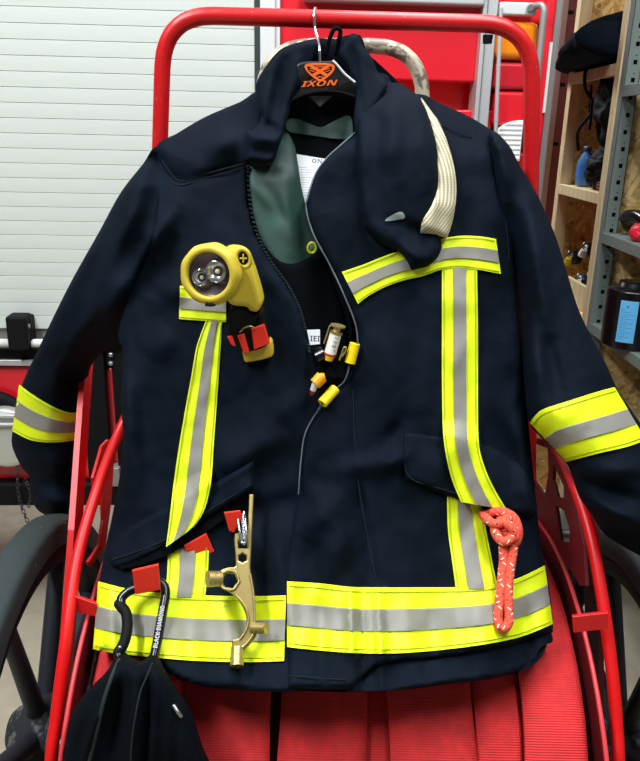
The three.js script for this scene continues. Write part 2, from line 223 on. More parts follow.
// ------------------------------------------------------------------ fire truck behind
{
  const a = 2.9 * D2R, org = V(0, 0, -1.0);
  const q = new THREE.Quaternion().setFromAxisAngle(V(0, 1, 0), a), qi = q.clone().invert();
  const T = (px, py, dz = 0) => { const n = V(0, 0, 1).applyQuaternion(q), o = org.clone().addScaledVector(n, dz), d = ray(px, py), t = o.sub(CAM).dot(n) / d.dot(n); return CAM.clone().addScaledVector(d, t).sub(org).applyQuaternion(qi); };
  const t = new THREE.Group(); t.name = 'fire_truck'; t.position.copy(org); t.rotation.y = a; scene.add(t);
  t.userData = { label: 'red fire truck rear with white roller shutter, behind the red hose cart', category: 'truck' };
  const add = (p, name, g, m, label) => { const o = shade(new THREE.Mesh(g, m)); o.name = name; if (label) o.userData.label = label; p.add(o); return o; };
  const tb = (x0, y0, x1, y1, f, th, r = 0.004) => { const xm = (x0 + x1) / 2, ym = (y0 + y1) / 2; return box(T(x0, ym, f).x, T(xm, y1, f).y, f - th, T(x1, ym, f).x, T(xm, y0, f).y, f, r); };
  const xR = T(549, 90, 0).x, yBot = T(60, 480, 0).y, yTop = 2.55, yPan = T(40, 364, 0).y, xS0 = -1.75, xS1 = T(257, 60, 0).x, xP1 = T(280, 60, 0).x;
  const yA = T(400, 80, 0).y, yB = T(400, 108, 0).y;
  // body
  add(t, 'body', box(-1.95, yBot, -0.68, xR, yTop, -0.1, 0.02), M.redTruck);
  add(t, 'roof_cap', box(-1.97, yTop, -0.7, xR + 0.01, yTop + 0.05, 0.02, 0.015), M.alu);
  const xPr0 = T(477, 60, 0.0).x, xPr1 = T(491, 60, 0).x;
  add(t, 'rear_panel', box(xP1, yA, -0.1, xPr1 + 0.02, yTop, -0.012, 0.006), M.redTruck);
  add(t, 'rear_panel', box(xP1, yBot, -0.1, xPr1 + 0.02, yB, -0.012, 0.006), M.redTruck);
  add(t, 'corner_panel', box(xPr1 + 0.02, T(500, 22, 0).y, -0.1, xR, yTop, -0.02, 0.012), M.redTruck);
  add(t, 'corner_panel', box(xPr1 + 0.02, yBot, -0.1, xR, T(500, 152, 0).y, -0.02, 0.012), M.redTruck);
  add(t, 'corner_post', box(T(541, 60, 0).x, yBot, -0.1, xR, yTop, -0.004, 0.01), M.redTruck);
  add(t, 'side_trim', box(xR, yBot, -0.11, xR + 0.018, yTop, -0.02, 0.004), M.aluDark);
  // roller shutter
  const sh = add(t, 'shutter_rail', box(xS1 - 0.006, yPan, -0.09, xS1 + 0.008, yTop, 0.004, 0.002), std(S(52, 60, 62), 0.5, 0.3)); add(t, 'shutter_rail', box(xS0 - 0.05, yPan, -0.09, xS0, yTop, 0.01, 0.004), M.alu);
  const pitch = (T(80, 5.5 + 2.5, 0).y - T(80, 316.3, 0).y) / 21, y0 = T(80, 316.3, 0).y;
  const prof = [[0.0004, -0.012], [0.0004, -0.0012], [0.0012, -0.0003], [pitch * 0.3, 0.0], [pitch * 0.7, 0.0], [pitch - 0.0012, -0.0003], [pitch - 0.0004, -0.0012], [pitch - 0.0004, -0.012]];
  const sg = new THREE.ExtrudeGeometry(new THREE.Shape(prof.map(([y, z]) => new THREE.Vector2(-z, y))), { depth: xS1 - 0.006 - xS0, bevelEnabled: false }); sg.rotateY(Math.PI / 2);
  { const p = sg.attributes.position; sg.computeBoundingBox(); const bb = sg.boundingBox; sg.translate(xS0 - bb.min.x, 0, -bb.max.z); }
  metricUV(sg);
  const sgc = toCreasedNormals(sg, 0.6);
  for (let k = -1; k < 28; k++) { if (y0 + k * pitch > yTop - 0.04) break; const o = add(sh, 'slat', sgc, M.slat); o.position.set(0, y0 + k * pitch, 0); }
  add(sh, 'backing', box(xS0, yPan, -0.09, xS1, yTop, -0.0125, 0), M.aluDark);
  const bar = add(t, 'shutter_bar', rod(V(xS0, T(40, 343, 0.03).y, 0.03), V(T(120, 343, 0.03).x, T(40, 343, 0.03).y, 0.03), 0.0115), M.white);
  add(bar, 'bracket', join([tb(6, 317, 27, 351, 0.065, 0.06, 0.008), tb(25, 317, 31, 347, 0.04, 0.045, 0.006)]), M.black);
  add(bar, 'bolt_head', (() => { const c = T(27, 326, 0.045); const g = new THREE.CylinderGeometry(0.007, 0.007, 0.006, 8); g.rotateZ(Math.PI / 2); g.translate(c.x + 0.004, c.y, c.z); return g; })(), M.steel);
  add(t, 'gap_strip', tb(-80, 350, 262, 361, 0.002, 0.08, 0.002), M.black);
  add(t, 'lower_trim', tb(-80, 360, 80, 366, 0.012, 0.1, 0.003), M.alu);
  // white side profile and lower red panel
  add(t, 'side_profile', join([box(xS1 + 0.008, yPan, -0.09, xP1 - 0.012, yTop, 0.012, 0.004), box(xP1 - 0.012, yPan, -0.09, xP1, yTop, 0.002, 0.003)]), std(S(222, 222, 220), 0.45, 0.15));
  const low = add(t, 'lower_panel', box(-1.95, yBot, -0.1, xP1, yPan - 0.012, -0.006, 0.006), M.redTruck);
  add(t, 'mud_guard', (() => { const c = T(-14, 440, 0.03), g = new THREE.TorusGeometry(0.135, 0.028, 10, 40, Math.PI); g.scale(1, 1, 0.7); g.translate(c.x, c.y - 0.01, 0.01); return g; })(), M.black);
  const cc = T(5, 438, 0.05);
  const lathe = (pts, seg = 40) => { const g = new THREE.LatheGeometry(pts.map(p => new THREE.Vector2(p[0], p[1])), seg); g.rotateX(Math.PI / 2); return g; };
  const cap = add(t, 'pump_cap', lathe([[0, 0.0], [0.03, 0.0], [0.074, -0.004], [0.086, -0.004], [0.092, -0.012], [0.092, -0.04], [0.08, -0.052], [0, -0.052]]).translate(cc.x, cc.y, 0.062), std(S(196, 198, 190), 0.4, 0.45));
  add(cap, 'lug', join([0, 1].map(k => box(cc.x - 0.02, cc.y + (k ? 0.045 : 0.07), 0.055, cc.x + 0.07, cc.y + (k ? 0.055 : 0.082), 0.075, 0.004))), M.alu);
  const ch = []; { const A = T(18, 468, 0.05), B = T(27, 520, 0.05); for (let i = 0; i < 13; i++) { const u = i / 12, g = new THREE.TorusGeometry(0.006, 0.0017, 6, 10); g.scale(0.75, 1.25, 1); g.rotateY(i % 2 ? 1.4 : 0.1); g.translate(A.x + (B.x - A.x) * u - 0.012 * Math.sin(u * Math.PI), A.y + (B.y - A.y) * u, 0.05); ch.push(g); } const A2 = T(26, 480, 0.05); for (let i = 0; i < 9; i++) { const u = i / 8, g = new THREE.TorusGeometry(0.006, 0.0017, 6, 10); g.scale(0.75, 1.25, 1); g.rotateY(i % 2 ? 1.2 : 0.3); g.translate(A2.x + 0.012 * Math.sin(u * 3), A2.y - u * 0.08, 0.055); ch.push(g); } }
  add(t, 'chain', join(ch), std(S(70, 70, 72), 0.45, 0.7));
  add(t, 'bumper', box(-1.9, yBot - 0.075, -0.25, xR - 0.02, yBot + 0.002, 0.03, 0.012), M.black);
  for (const x of [-1.7]) { const g = new THREE.CylinderGeometry(0.42, 0.42, 0.25, 36); g.rotateZ(Math.PI / 2); g.translate(x - 0.0, 0.42, -0.5); add(t, 'wheel', g, M.rubber); }
  // right rear: rail, profile, lamps, ladder rod
  add(t, 'top_rail', tb(303, -12, 486, 3, 0.03, 0.04, 0.006), M.alu);
  add(t, 'upright_profile', join([box(xPr0, yBot, -0.06, xPr0 + 0.012, yTop, 0.02, 0.003), box(xPr0 + 0.014, yBot, -0.06, xPr1 + 0.004, yTop, 0.012, 0.003)]), M.alu);
  const lb = add(t, 'lamp_bracket', tb(500, 2, 537, 15, 0.02, 0.03, 0.004), std(S(220, 220, 218), 0.4, 0.2));
  add(lb, 'bolt_head', (() => { const c = T(530, 8, 0.03), g = new THREE.CylinderGeometry(0.008, 0.008, 0.012, 10); g.rotateX(Math.PI / 2); g.translate(c.x, c.y, c.z); return g; })(), M.steel);
  const housing = add(t, 'tail_lamp', tb(491, 17, 542, 154, -0.03, 0.05, 0.01), M.redDark);
  add(housing, 'indicator_lens', tb(493, 20, 540, 60, 0.012, 0.05, 0.02), new THREE.MeshPhysicalMaterial({ color: S(250, 140, 10), roughness: 0.2, clearcoat: 1, clearcoatRoughness: 0.1 }), 'orange indicator lens');
  add(housing, 'brake_lens', tb(493, 62, 540, 90, 0.006, 0.05, 0.012), new THREE.MeshPhysicalMaterial({ color: S(200, 20, 40), roughness: 0.3, clearcoat: 1 }), 'red brake lens');
  add(housing, 'lower_lens', tb(493, 91, 540, 126, 0.004, 0.05, 0.012), new THREE.MeshPhysicalMaterial({ color: S(225, 25, 40), roughness: 0.25, clearcoat: 1 }));
  { const A = T(497, 140, 0.012), B = T(521, 140, 0.012); A.y = T(510, 121, 0.012).y; B.y = T(510, 160, 0.012).y; const s = new THREE.Shape(); const w = B.x - A.x, h = A.y - B.y; s.moveTo(0, 0); s.lineTo(w, 0); s.lineTo(w, h); s.quadraticCurveTo(w * 0.2, h * 0.98, 0, h * 0.68); const g = new THREE.ExtrudeGeometry(s, { depth: 0.02, bevelSize: 0.003, bevelThickness: 0.003, bevelSegments: 2 }); g.translate(A.x, B.y, -0.012); add(housing, 'reversing_lens', g, std(S(228, 228, 226), 0.35, 0, { bumpMap: dataTex(64, (u, v) => { const q = 0.5 + 0.5 * Math.sin(v * 2 * Math.PI * 8); return [q, q, q]; }, false, [10, 10]), bumpScale: 0.002 }), 'white reversing lens'); }
  const rodAt = (pa, pb, dz, r) => { const A = T(...pa, dz), B = T(...pb, dz); return rod(A, B, r); };
  add(t, 'guard_rod', join([rodAt([501, 8], [495, 150], 0.03, 0.0055)]), M.alu);
  { const A = T(545, 4, 0.05), B = T(536, 200, 0.05), C = T(531, 7, 0.02); add(t, 'ladder_rod', bent([C, A, V(A.x, B.y - 0.3, B.z)], 0.0085, 0.025), M.aluDark); }
  add(t, 'reflector_strip', tb(546.5, 42, 549.2, 113, 0.001, 0.004, 0.0005), M.white);
  // things glimpsed through the gap between sleeve and coat
  add(t, 'latch', join([tb(108, 353, 113, 357.5, 0.03, 0.02), tb(126, 353, 131, 357.5, 0.03, 0.02), tb(108, 362, 113, 366, 0.03, 0.02), tb(126, 362, 131, 370, 0.03, 0.02)]), M.steel);
  add(t, 'pillar_cover', tb(84, 345, 108, 497, 0.02, 0.05), M.black);
  add(t, 'pillar_cover', tb(115, 345, 160, 497, 0.02, 0.05), M.black);
  add(t, 'pillar_cover', tb(106, 345, 118, 366, 0.018, 0.05), M.black);
  add(t, 'grey_block', tb(108, 468, 120, 487, 0.035, 0.05), M.aluDark);
}

// ------------------------------------------------------------------ shelving along the right wall
const SX = 0.9, zFar = XP(565, 130, SX).z, zNear = XP(612, 130, SX).z;
{
  const t = thing('wooden_shelf', 'pale timber and particle board shelf unit beside the truck, left of the grey steel rack', 'shelf', V(SX + 0.3, 0, (zFar + zNear) / 2));
  const D = 0.6, yT = 2.5;
  const sh = [XP(595, 69, SX).y, XP(584, 190, SX).y, XP(582, 318, SX).y];
  part(t, 'end_panel', box(SX + 0.02, 0.05, zFar - 0.03, SX + D, yT, zFar - 0.012), M.osb);
  part(t, 'end_panel', box(SX + 0.05, 0.05, zNear - 0.004, SX + D, yT, zNear + 0.012), M.osb);
  part(t, 'back_panel', box(SX + D, 0.05, zFar - 0.03, SX + D + 0.015, yT, zNear + 0.012), M.osb);
  part(t, 'post', box(SX, 0, zFar - 0.035, SX + 0.045, yT, zFar + 0.012, 0.003), M.wood);
  part(t, 'post', box(SX - 0.005, 0, zNear - 0.03, SX + 0.04, yT, zNear + 0.012, 0.003), M.wood);
  for (const y of sh) { part(t, 'shelf_board', box(SX + 0.01, y - 0.018, zFar, SX + D, y, zNear - 0.02, 0.002), M.osb); part(t, 'front_rail', box(SX - 0.004, y - 0.034, zFar + 0.012, SX + 0.02, y + 0.002, zNear - 0.03, 0.002), M.wood); part(t, 'cleat', box(SX + 0.02, y - 0.06, zFar - 0.012, SX + D, y - 0.02, zFar + 0.01, 0.002), M.wood); }
  // dark garments and bags on it: lumpy closed bodies
  const lump = (c, r, seed, amp = 0.25, sq = [1, 1, 1]) => { const g = mergeVertices(new THREE.IcosahedronGeometry(1, 24).deleteAttribute('uv').deleteAttribute('normal')); const p = g.attributes.position; for (let i = 0; i < p.count; i++) { const v = V(p.getX(i), p.getY(i), p.getZ(i)), n = 1 + amp * fbm(v.x * 1.8 + seed, v.y * 1.8, v.z * 1.8, 4) * 1.6; v.multiplyScalar(n); v.y = Math.max(v.y, -0.72); p.setXYZ(i, c.x + v.x * r[0], c.y + (v.y + 0.72) * r[1], c.z + v.z * r[2]); } g.computeVertexNormals(); return metricUV(g); };
  // folded garment whose corner sticks out past the post
  const zg = zFar + 0.02;
  { const g = new THREE.BufferGeometry(); const N = 40, R = 24, pos = [], idx = [];   // heaped cloth: ridge rising towards the viewer
    for (let i = 0; i <= N; i++) for (let j = 0; j <= R; j++) { const u = i / N, a = j / R * Math.PI * 2; const z = zFar - 0.09 + u * (zNear - zFar + 0.05); const h = 0.02 + 0.15 * Math.pow(u, 0.75) + 0.012 * fbm(u * 6, 2, 1); const w = 0.05 + 0.2 * u + 0.03 * Math.sin(Math.PI * clamp(u * 0.8 + 0.1, 0, 1)); const n = 1 + 0.12 * fbm(u * 4, Math.cos(a) * 1.5, Math.sin(a) * 1.5); const e = Math.min(1, u * 14 + 0.02, (1 - u) * 14 + 0.02); pos.push(SX + 0.02 + 0.12 * u + Math.cos(a) * w * n * Math.sqrt(e), sh[0] + 0.006 + (h / 2 + Math.sin(a) * h / 2 * n) * Math.sqrt(e), z); }
    for (let i = 0; i < N; i++) for (let j = 0; j < R; j++) { const a = i * (R + 1) + j, b = a + R + 1; idx.push(a, b, a + 1, a + 1, b, b + 1); } g.setAttribute('position', new THREE.Float32BufferAttribute(pos, 3)); g.setIndex(idx); g.computeVertexNormals(); metricUV(g);
    const o = solo('folded_garment', g, M.navy, 'dark navy garment heaped on the top board of the wooden shelf', 'clothes'); }
  // hanging dark jacket in the middle compartment
  { const c = V(SX + 0.16, sh[1] + 0.18, zNear - 0.15); const g = lump(V(c.x, sh[1] + 0.12, c.z), [0.16, 0.22, 0.1], 4.2, 0.4); solo('hanging_coat', g, M.black, 'black coat hanging in the middle compartment of the wooden shelf', 'clothes'); }
  solo('black_strap', (() => { const A = V(SX - 0.008, sh[0] + 0.01, zFar + 0.20), pts = [A.clone().add(V(0.06, 0.002, 0)), A, A.clone().add(V(-0.002, -0.06, 0)), A.clone().add(V(0.03, -0.13, 0.02)), A.clone().add(V(0.0, -0.21, -0.02)), A.clone().add(V(0.015, -0.27, -0.04))]; return join([tube(pts, 0.006, 50, 6), tube([A.clone().add(V(0.02, -0.06, 0)), A.clone().add(V(0.04, -0.15, -0.04)), A.clone().add(V(0.03, -0.2, 0.01)), A.clone().add(V(0.02, -0.11, 0.03))], 0.005, 40, 6)]); })(), M.black, 'thin black strap dangling over the front edge of the top wooden shelf', 'strap');
  { const t2 = thing('water_bottle', 'small clear blue plastic water bottle on the middle board of the wooden shelf', 'bottle', V(SX + 0.055, sh[1], zFar + 0.12)); const bx = SX + 0.055, bz = zFar + 0.12, by = sh[1] + 0.003;
    const L = (pts, m, n) => { const g = new THREE.LatheGeometry(pts.map(p => new THREE.Vector2(p[0], p[1])), 20); g.translate(bx, by, bz); return part(t2, n, g, m); };
    L([[0, 0], [0.026, 0], [0.03, 0.006], [0.03, 0.05], [0.028, 0.055], [0.03, 0.06], [0.03, 0.085], [0.02, 0.108], [0.012, 0.118], [0.012, 0.126], [0, 0.126]], new THREE.MeshPhysicalMaterial({ color: S(110, 175, 240), roughness: 0.12, transmission: 0.5, thickness: 0, clearcoat: 0.6 }), 'bottle_body');
    L([[0.0302, 0.03], [0.0308, 0.03], [0.0308, 0.075], [0.0302, 0.075]], std(S(60, 120, 210), 0.4), 'paper_label'); L([[0, 0.124], [0.014, 0.124], [0.014, 0.14], [0, 0.14]], std(S(70, 90, 120), 0.5), 'screw_cap'); }
  solo('black_bag', lump(V(SX + 0.09, sh[1] + 0.004, zFar + 0.27), [0.08, 0.085, 0.08], 8.7, 0.3), M.black, 'black soft bag next to the blue water bottle', 'bag');
  solo('red_pouch', lump(V(SX + 0.05, sh[1] + 0.004, zFar + 0.40), [0.04, 0.022, 0.05], 2.7, 0.3), std(S(95, 20, 30), 0.7), 'small dark red pouch at the front edge of the middle wooden shelf', 'pouch');
  // breathing sets in the lower compartment
  const yq = sh[2] + 0.002, R2 = rng(4);
  const spots = [[570, 258], [585, 250], [594, 270], [579, 281], [563, 300], [590, 300], [572, 318], [603, 284]];
  spots.forEach(([px, py], i) => { const p = XP(px, py, SX + 0.07 + 0.02 * (i % 3)); const s = thing('air_valve', ['black air valve with a yellow knob, topmost of the heap on the low wooden shelf', 'blue black air valve with silver rim, upper right of the heap', 'yellow knobbed air valve below the blue black one in the heap', 'white capped air valve in the middle of the heap', 'dark air valve at the left end of the heap', 'dark air valve at the right of the heap beside the post', 'lowest yellow knobbed air valve in front of the wooden box', 'dark air valve beside the grey rack upright'][i], 'valve', p.clone().setY(p.y - 0.03));
    const b = new THREE.SphereGeometry(0.032, 16, 12); b.scale(1, 0.85, 1); b.translate(p.x + 0.02, p.y, p.z - 0.01); part(s, 'valve_body', b, i % 3 ? M.blackGloss : std(S(24, 30, 60), 0.35));
    if (i !== 4 && i !== 5) { const k = new THREE.CylinderGeometry(0.011, 0.017, 0.028, 8); k.rotateX(0.6); k.translate(p.x - 0.012, p.y - 0.006, p.z + 0.02); part(s, 'knob', k, i === 1 || i === 3 ? M.white : M.yellowGear); }
    const r = new THREE.TorusGeometry(0.014, 0.003, 6, 14); r.rotateY(0.5); r.translate(p.x - 0.006, p.y + 0.018, p.z + 0.018); part(s, 'ring', r, M.steel); });
  { const c = thing('wooden_box', 'small plywood box at the bottom of the low wooden compartment', 'box', V(SX + 0.08, sh[2], zFar + 0.3)); part(c, 'side_board', box(SX + 0.03, sh[2] + 0.002, zFar + 0.14, SX + 0.045, sh[2] + 0.09, zNear - 0.06), M.wood); part(c, 'side_board', box(SX + 0.2, sh[2] + 0.002, zFar + 0.14, SX + 0.215, sh[2] + 0.09, zNear - 0.06), M.wood); part(c, 'end_board', box(SX + 0.045, sh[2] + 0.002, zNear - 0.075, SX + 0.2, sh[2] + 0.09, zNear - 0.06), M.wood); part(c, 'bottom_board', box(SX + 0.045, sh[2] + 0.002, zFar + 0.14, SX + 0.2, sh[2] + 0.014, zNear - 0.075), M.wood); }
  solo('hose_loop', tube([V(SX + 0.04, sh[2] + 0.17, zNear - 0.14), V(SX + 0.05, sh[2] + 0.25, zNear - 0.1), V(SX + 0.09, sh[2] + 0.27, zNear - 0.06), V(SX + 0.13, sh[2] + 0.2, zNear - 0.08), V(SX + 0.12, sh[2] + 0.06, zNear - 0.1), V(SX + 0.1, sh[2] + 0.01, zNear - 0.12)], 0.008, 40, 8), M.steel, 'thin grey hose looped above the heap of air valves', 'hose');

  // grey steel rack
  const g = thing('steel_rack', 'grey perforated steel rack at the right edge beside the wooden shelf', 'rack', V(SX + 0.3, 0, zNear + 0.5));
  const z0 = zNear + 0.016, z1 = zNear + 1.15, ys = [XP(634, 84, SX).y, XP(620, 239, SX).y, XP(612, 338, SX).y, XP(600, 450, SX).y];
  const hole = []; const shp = new THREE.Shape(); const Wl = 0.042; shp.moveTo(0, 0); shp.lineTo(Wl, 0); shp.lineTo(Wl, 2.5); shp.lineTo(0, 2.5);
  for (let y = 0.04; y < 2.46; y += 0.05) { const p = new THREE.Path(); p.moveTo(0.019, y); p.lineTo(0.019, y + 0.013); p.lineTo(0.031, y + 0.013); p.lineTo(0.031, y); shp.holes.push(p); const c = new THREE.Path(); c.absarc(0.026, y + 0.025, 0.0022, 0, Math.PI * 2, true); shp.holes.push(c); }
  const up = new THREE.ExtrudeGeometry(shp, { depth: 0.002, bevelEnabled: false, curveSegments: 6 });
  const mkUp = (x, z, flip) => { const a = up.clone(); a.translate(x, 0, z); const b = box(x - 0.001, 0, z - (flip ? 0 : 0.03), x + 0.002, 2.5, z + (flip ? 0.034 : 0.002), 0); return join([a, b]); };
  part(g, 'upright', mkUp(SX, z0 + 0.03, false), M.greySteel); part(g, 'upright', mkUp(SX, z1, false), M.greySteel); part(g, 'upright', mkUp(SX + 0.5, z0 + 0.03, false), M.greySteel); part(g, 'upright', mkUp(SX + 0.5, z1, false), M.greySteel);
  part(g, 'upright_backing', box(SX + 0.004, 0, z0 + 0.012, SX + 0.05, 2.5, z0 + 0.016, 0), M.black);
  for (const y of ys) { const s = part(g, 'steel_shelf', join([box(SX - 0.002, y - 0.032, z0 + 0.03, SX + 0.004, y, z1, 0.001), box(SX, y - 0.004, z0 + 0.03, SX + 0.55, y, z1, 0.001)]), M.greySteel); }
  const onS = (px, py, dx) => { const p = XP(px, py, SX + dx); return p; };
  { const y = ys[1] + 0.002, p = onS(634, 228, 0.06); solo('radio_handset', tube([V(p.x + 0.03, y + 0.022, p.z - 0.12), V(p.x, y + 0.05, p.z - 0.07), V(p.x, y + 0.062, p.z), V(p.x + 0.01, y + 0.05, p.z + 0.07)], 0.02, 30, 10), M.blackGloss, 'glossy black curved handset on the middle steel shelf', 'handset');
    solo('red_case', lump(V(p.x - 0.015, y, p.z + 0.10), [0.035, 0.03, 0.045], 3.3, 0.1), std(S(200, 25, 45), 0.4), 'small bright red case in front of the black handset', 'case');
    const q = onS(636, 212, 0.12); const tg = thing('pressure_gauge', 'round chrome rimmed gauge behind the black handset', 'gauge', q); const tr = new THREE.TorusGeometry(0.022, 0.006, 10, 24); tr.rotateY(-0.5); tr.translate(q.x, q.y, q.z); part(tg, 'rim', tr, M.chrome); const di = new THREE.CylinderGeometry(0.02, 0.02, 0.012, 20); di.rotateX(Math.PI / 2); di.rotateY(-0.5); di.translate(q.x, q.y, q.z); part(tg, 'dial', di, M.blackGloss); part(tg, 'stem', rod(V(q.x + 0.02, y, q.z - 0.02), V(q.x + 0.01, q.y, q.z - 0.01), 0.012), M.black); }
  { const y = ys[2] + 0.002, p = YP(627, 351, y); p.x += 0.025; p.z -= 0.07; const c = thing('black_canister', 'black canister with a torn blue paper label on the steel shelf', 'canister', V(p.x, y, p.z)); const can = new THREE.LatheGeometry([[0, 0], [0.07, 0], [0.076, 0.006], [0.076, 0.165], [0.07, 0.172], [0.045, 0.178], [0.045, 0.19], [0, 0.19]].map(q => new THREE.Vector2(...q)), 32); can.translate(p.x, y, p.z); part(c, 'canister_body', can, M.blackGloss);
    const lab = new THREE.CylinderGeometry(0.0772, 0.0772, 0.122, 16, 1, true, -0.82, 0.64); lab.translate(p.x, y + 0.085, p.z); const lt = canvasTex(128, 160, (x, w, h) => { x.fillStyle = '#58a9d8'; x.fillRect(0, 0, w, h); x.fillStyle = '#2f6f9c'; for (let i = 0; i < 14; i++) x.fillRect(8, 34 + i * 8.6, 30 + ((i * 37) % 78), 2); x.fillStyle = '#173a57'; x.font = 'bold 15px sans-serif'; x.fillText('Ab', 44, 28); }); part(c, 'paper_label', lab, std(0xffffff, 0.6, 0, { map: lt, side: THREE.DoubleSide }), 'blue printed paper label'); }
  solo('dark_crate', box(SX + 0.1, ys[1] + 0.27 > ys[0] ? ys[1] + 0.002 : ys[1] + 0.002, z0 + 0.55, SX + 0.5, ys[1] + 0.2, z1 - 0.05, 0.015), M.black, 'dark crate further along the middle steel shelf', 'crate');
  // maroon locker glimpsed between truck and shelves
  const lk = thing('maroon_locker', 'tall maroon metal locker with vent slots between truck and wooden shelf', 'locker', V(1.05, 0, -2.35));
  const lz = -2.2, A = P(557, 60, lz), B = P(583, 60, lz);
  part(lk, 'locker_body', box(A.x - 0.0, 0.02, lz - 0.4, 1.5, 2.6, lz, 0.004), M.maroon); part(lk, 'door_edge', box(A.x - 0.006, 0.02, lz - 0.02, A.x + 0.02, 2.6, lz + 0.012, 0.003), std(S(165, 150, 150), 0.5, 0.3));
  const sl = []; for (const y of [P(560, 14, lz).y, P(560, 60, lz).y - 0.1, P(560, 14, lz).y - 0.5]) for (const dx of [0.022, 0.075]) sl.push(box(A.x + dx, y, lz - 0.002, A.x + dx + 0.022, y + 0.014, lz + 0.002, 0)); part(lk, 'vent_slot', join(sl), M.black);
}

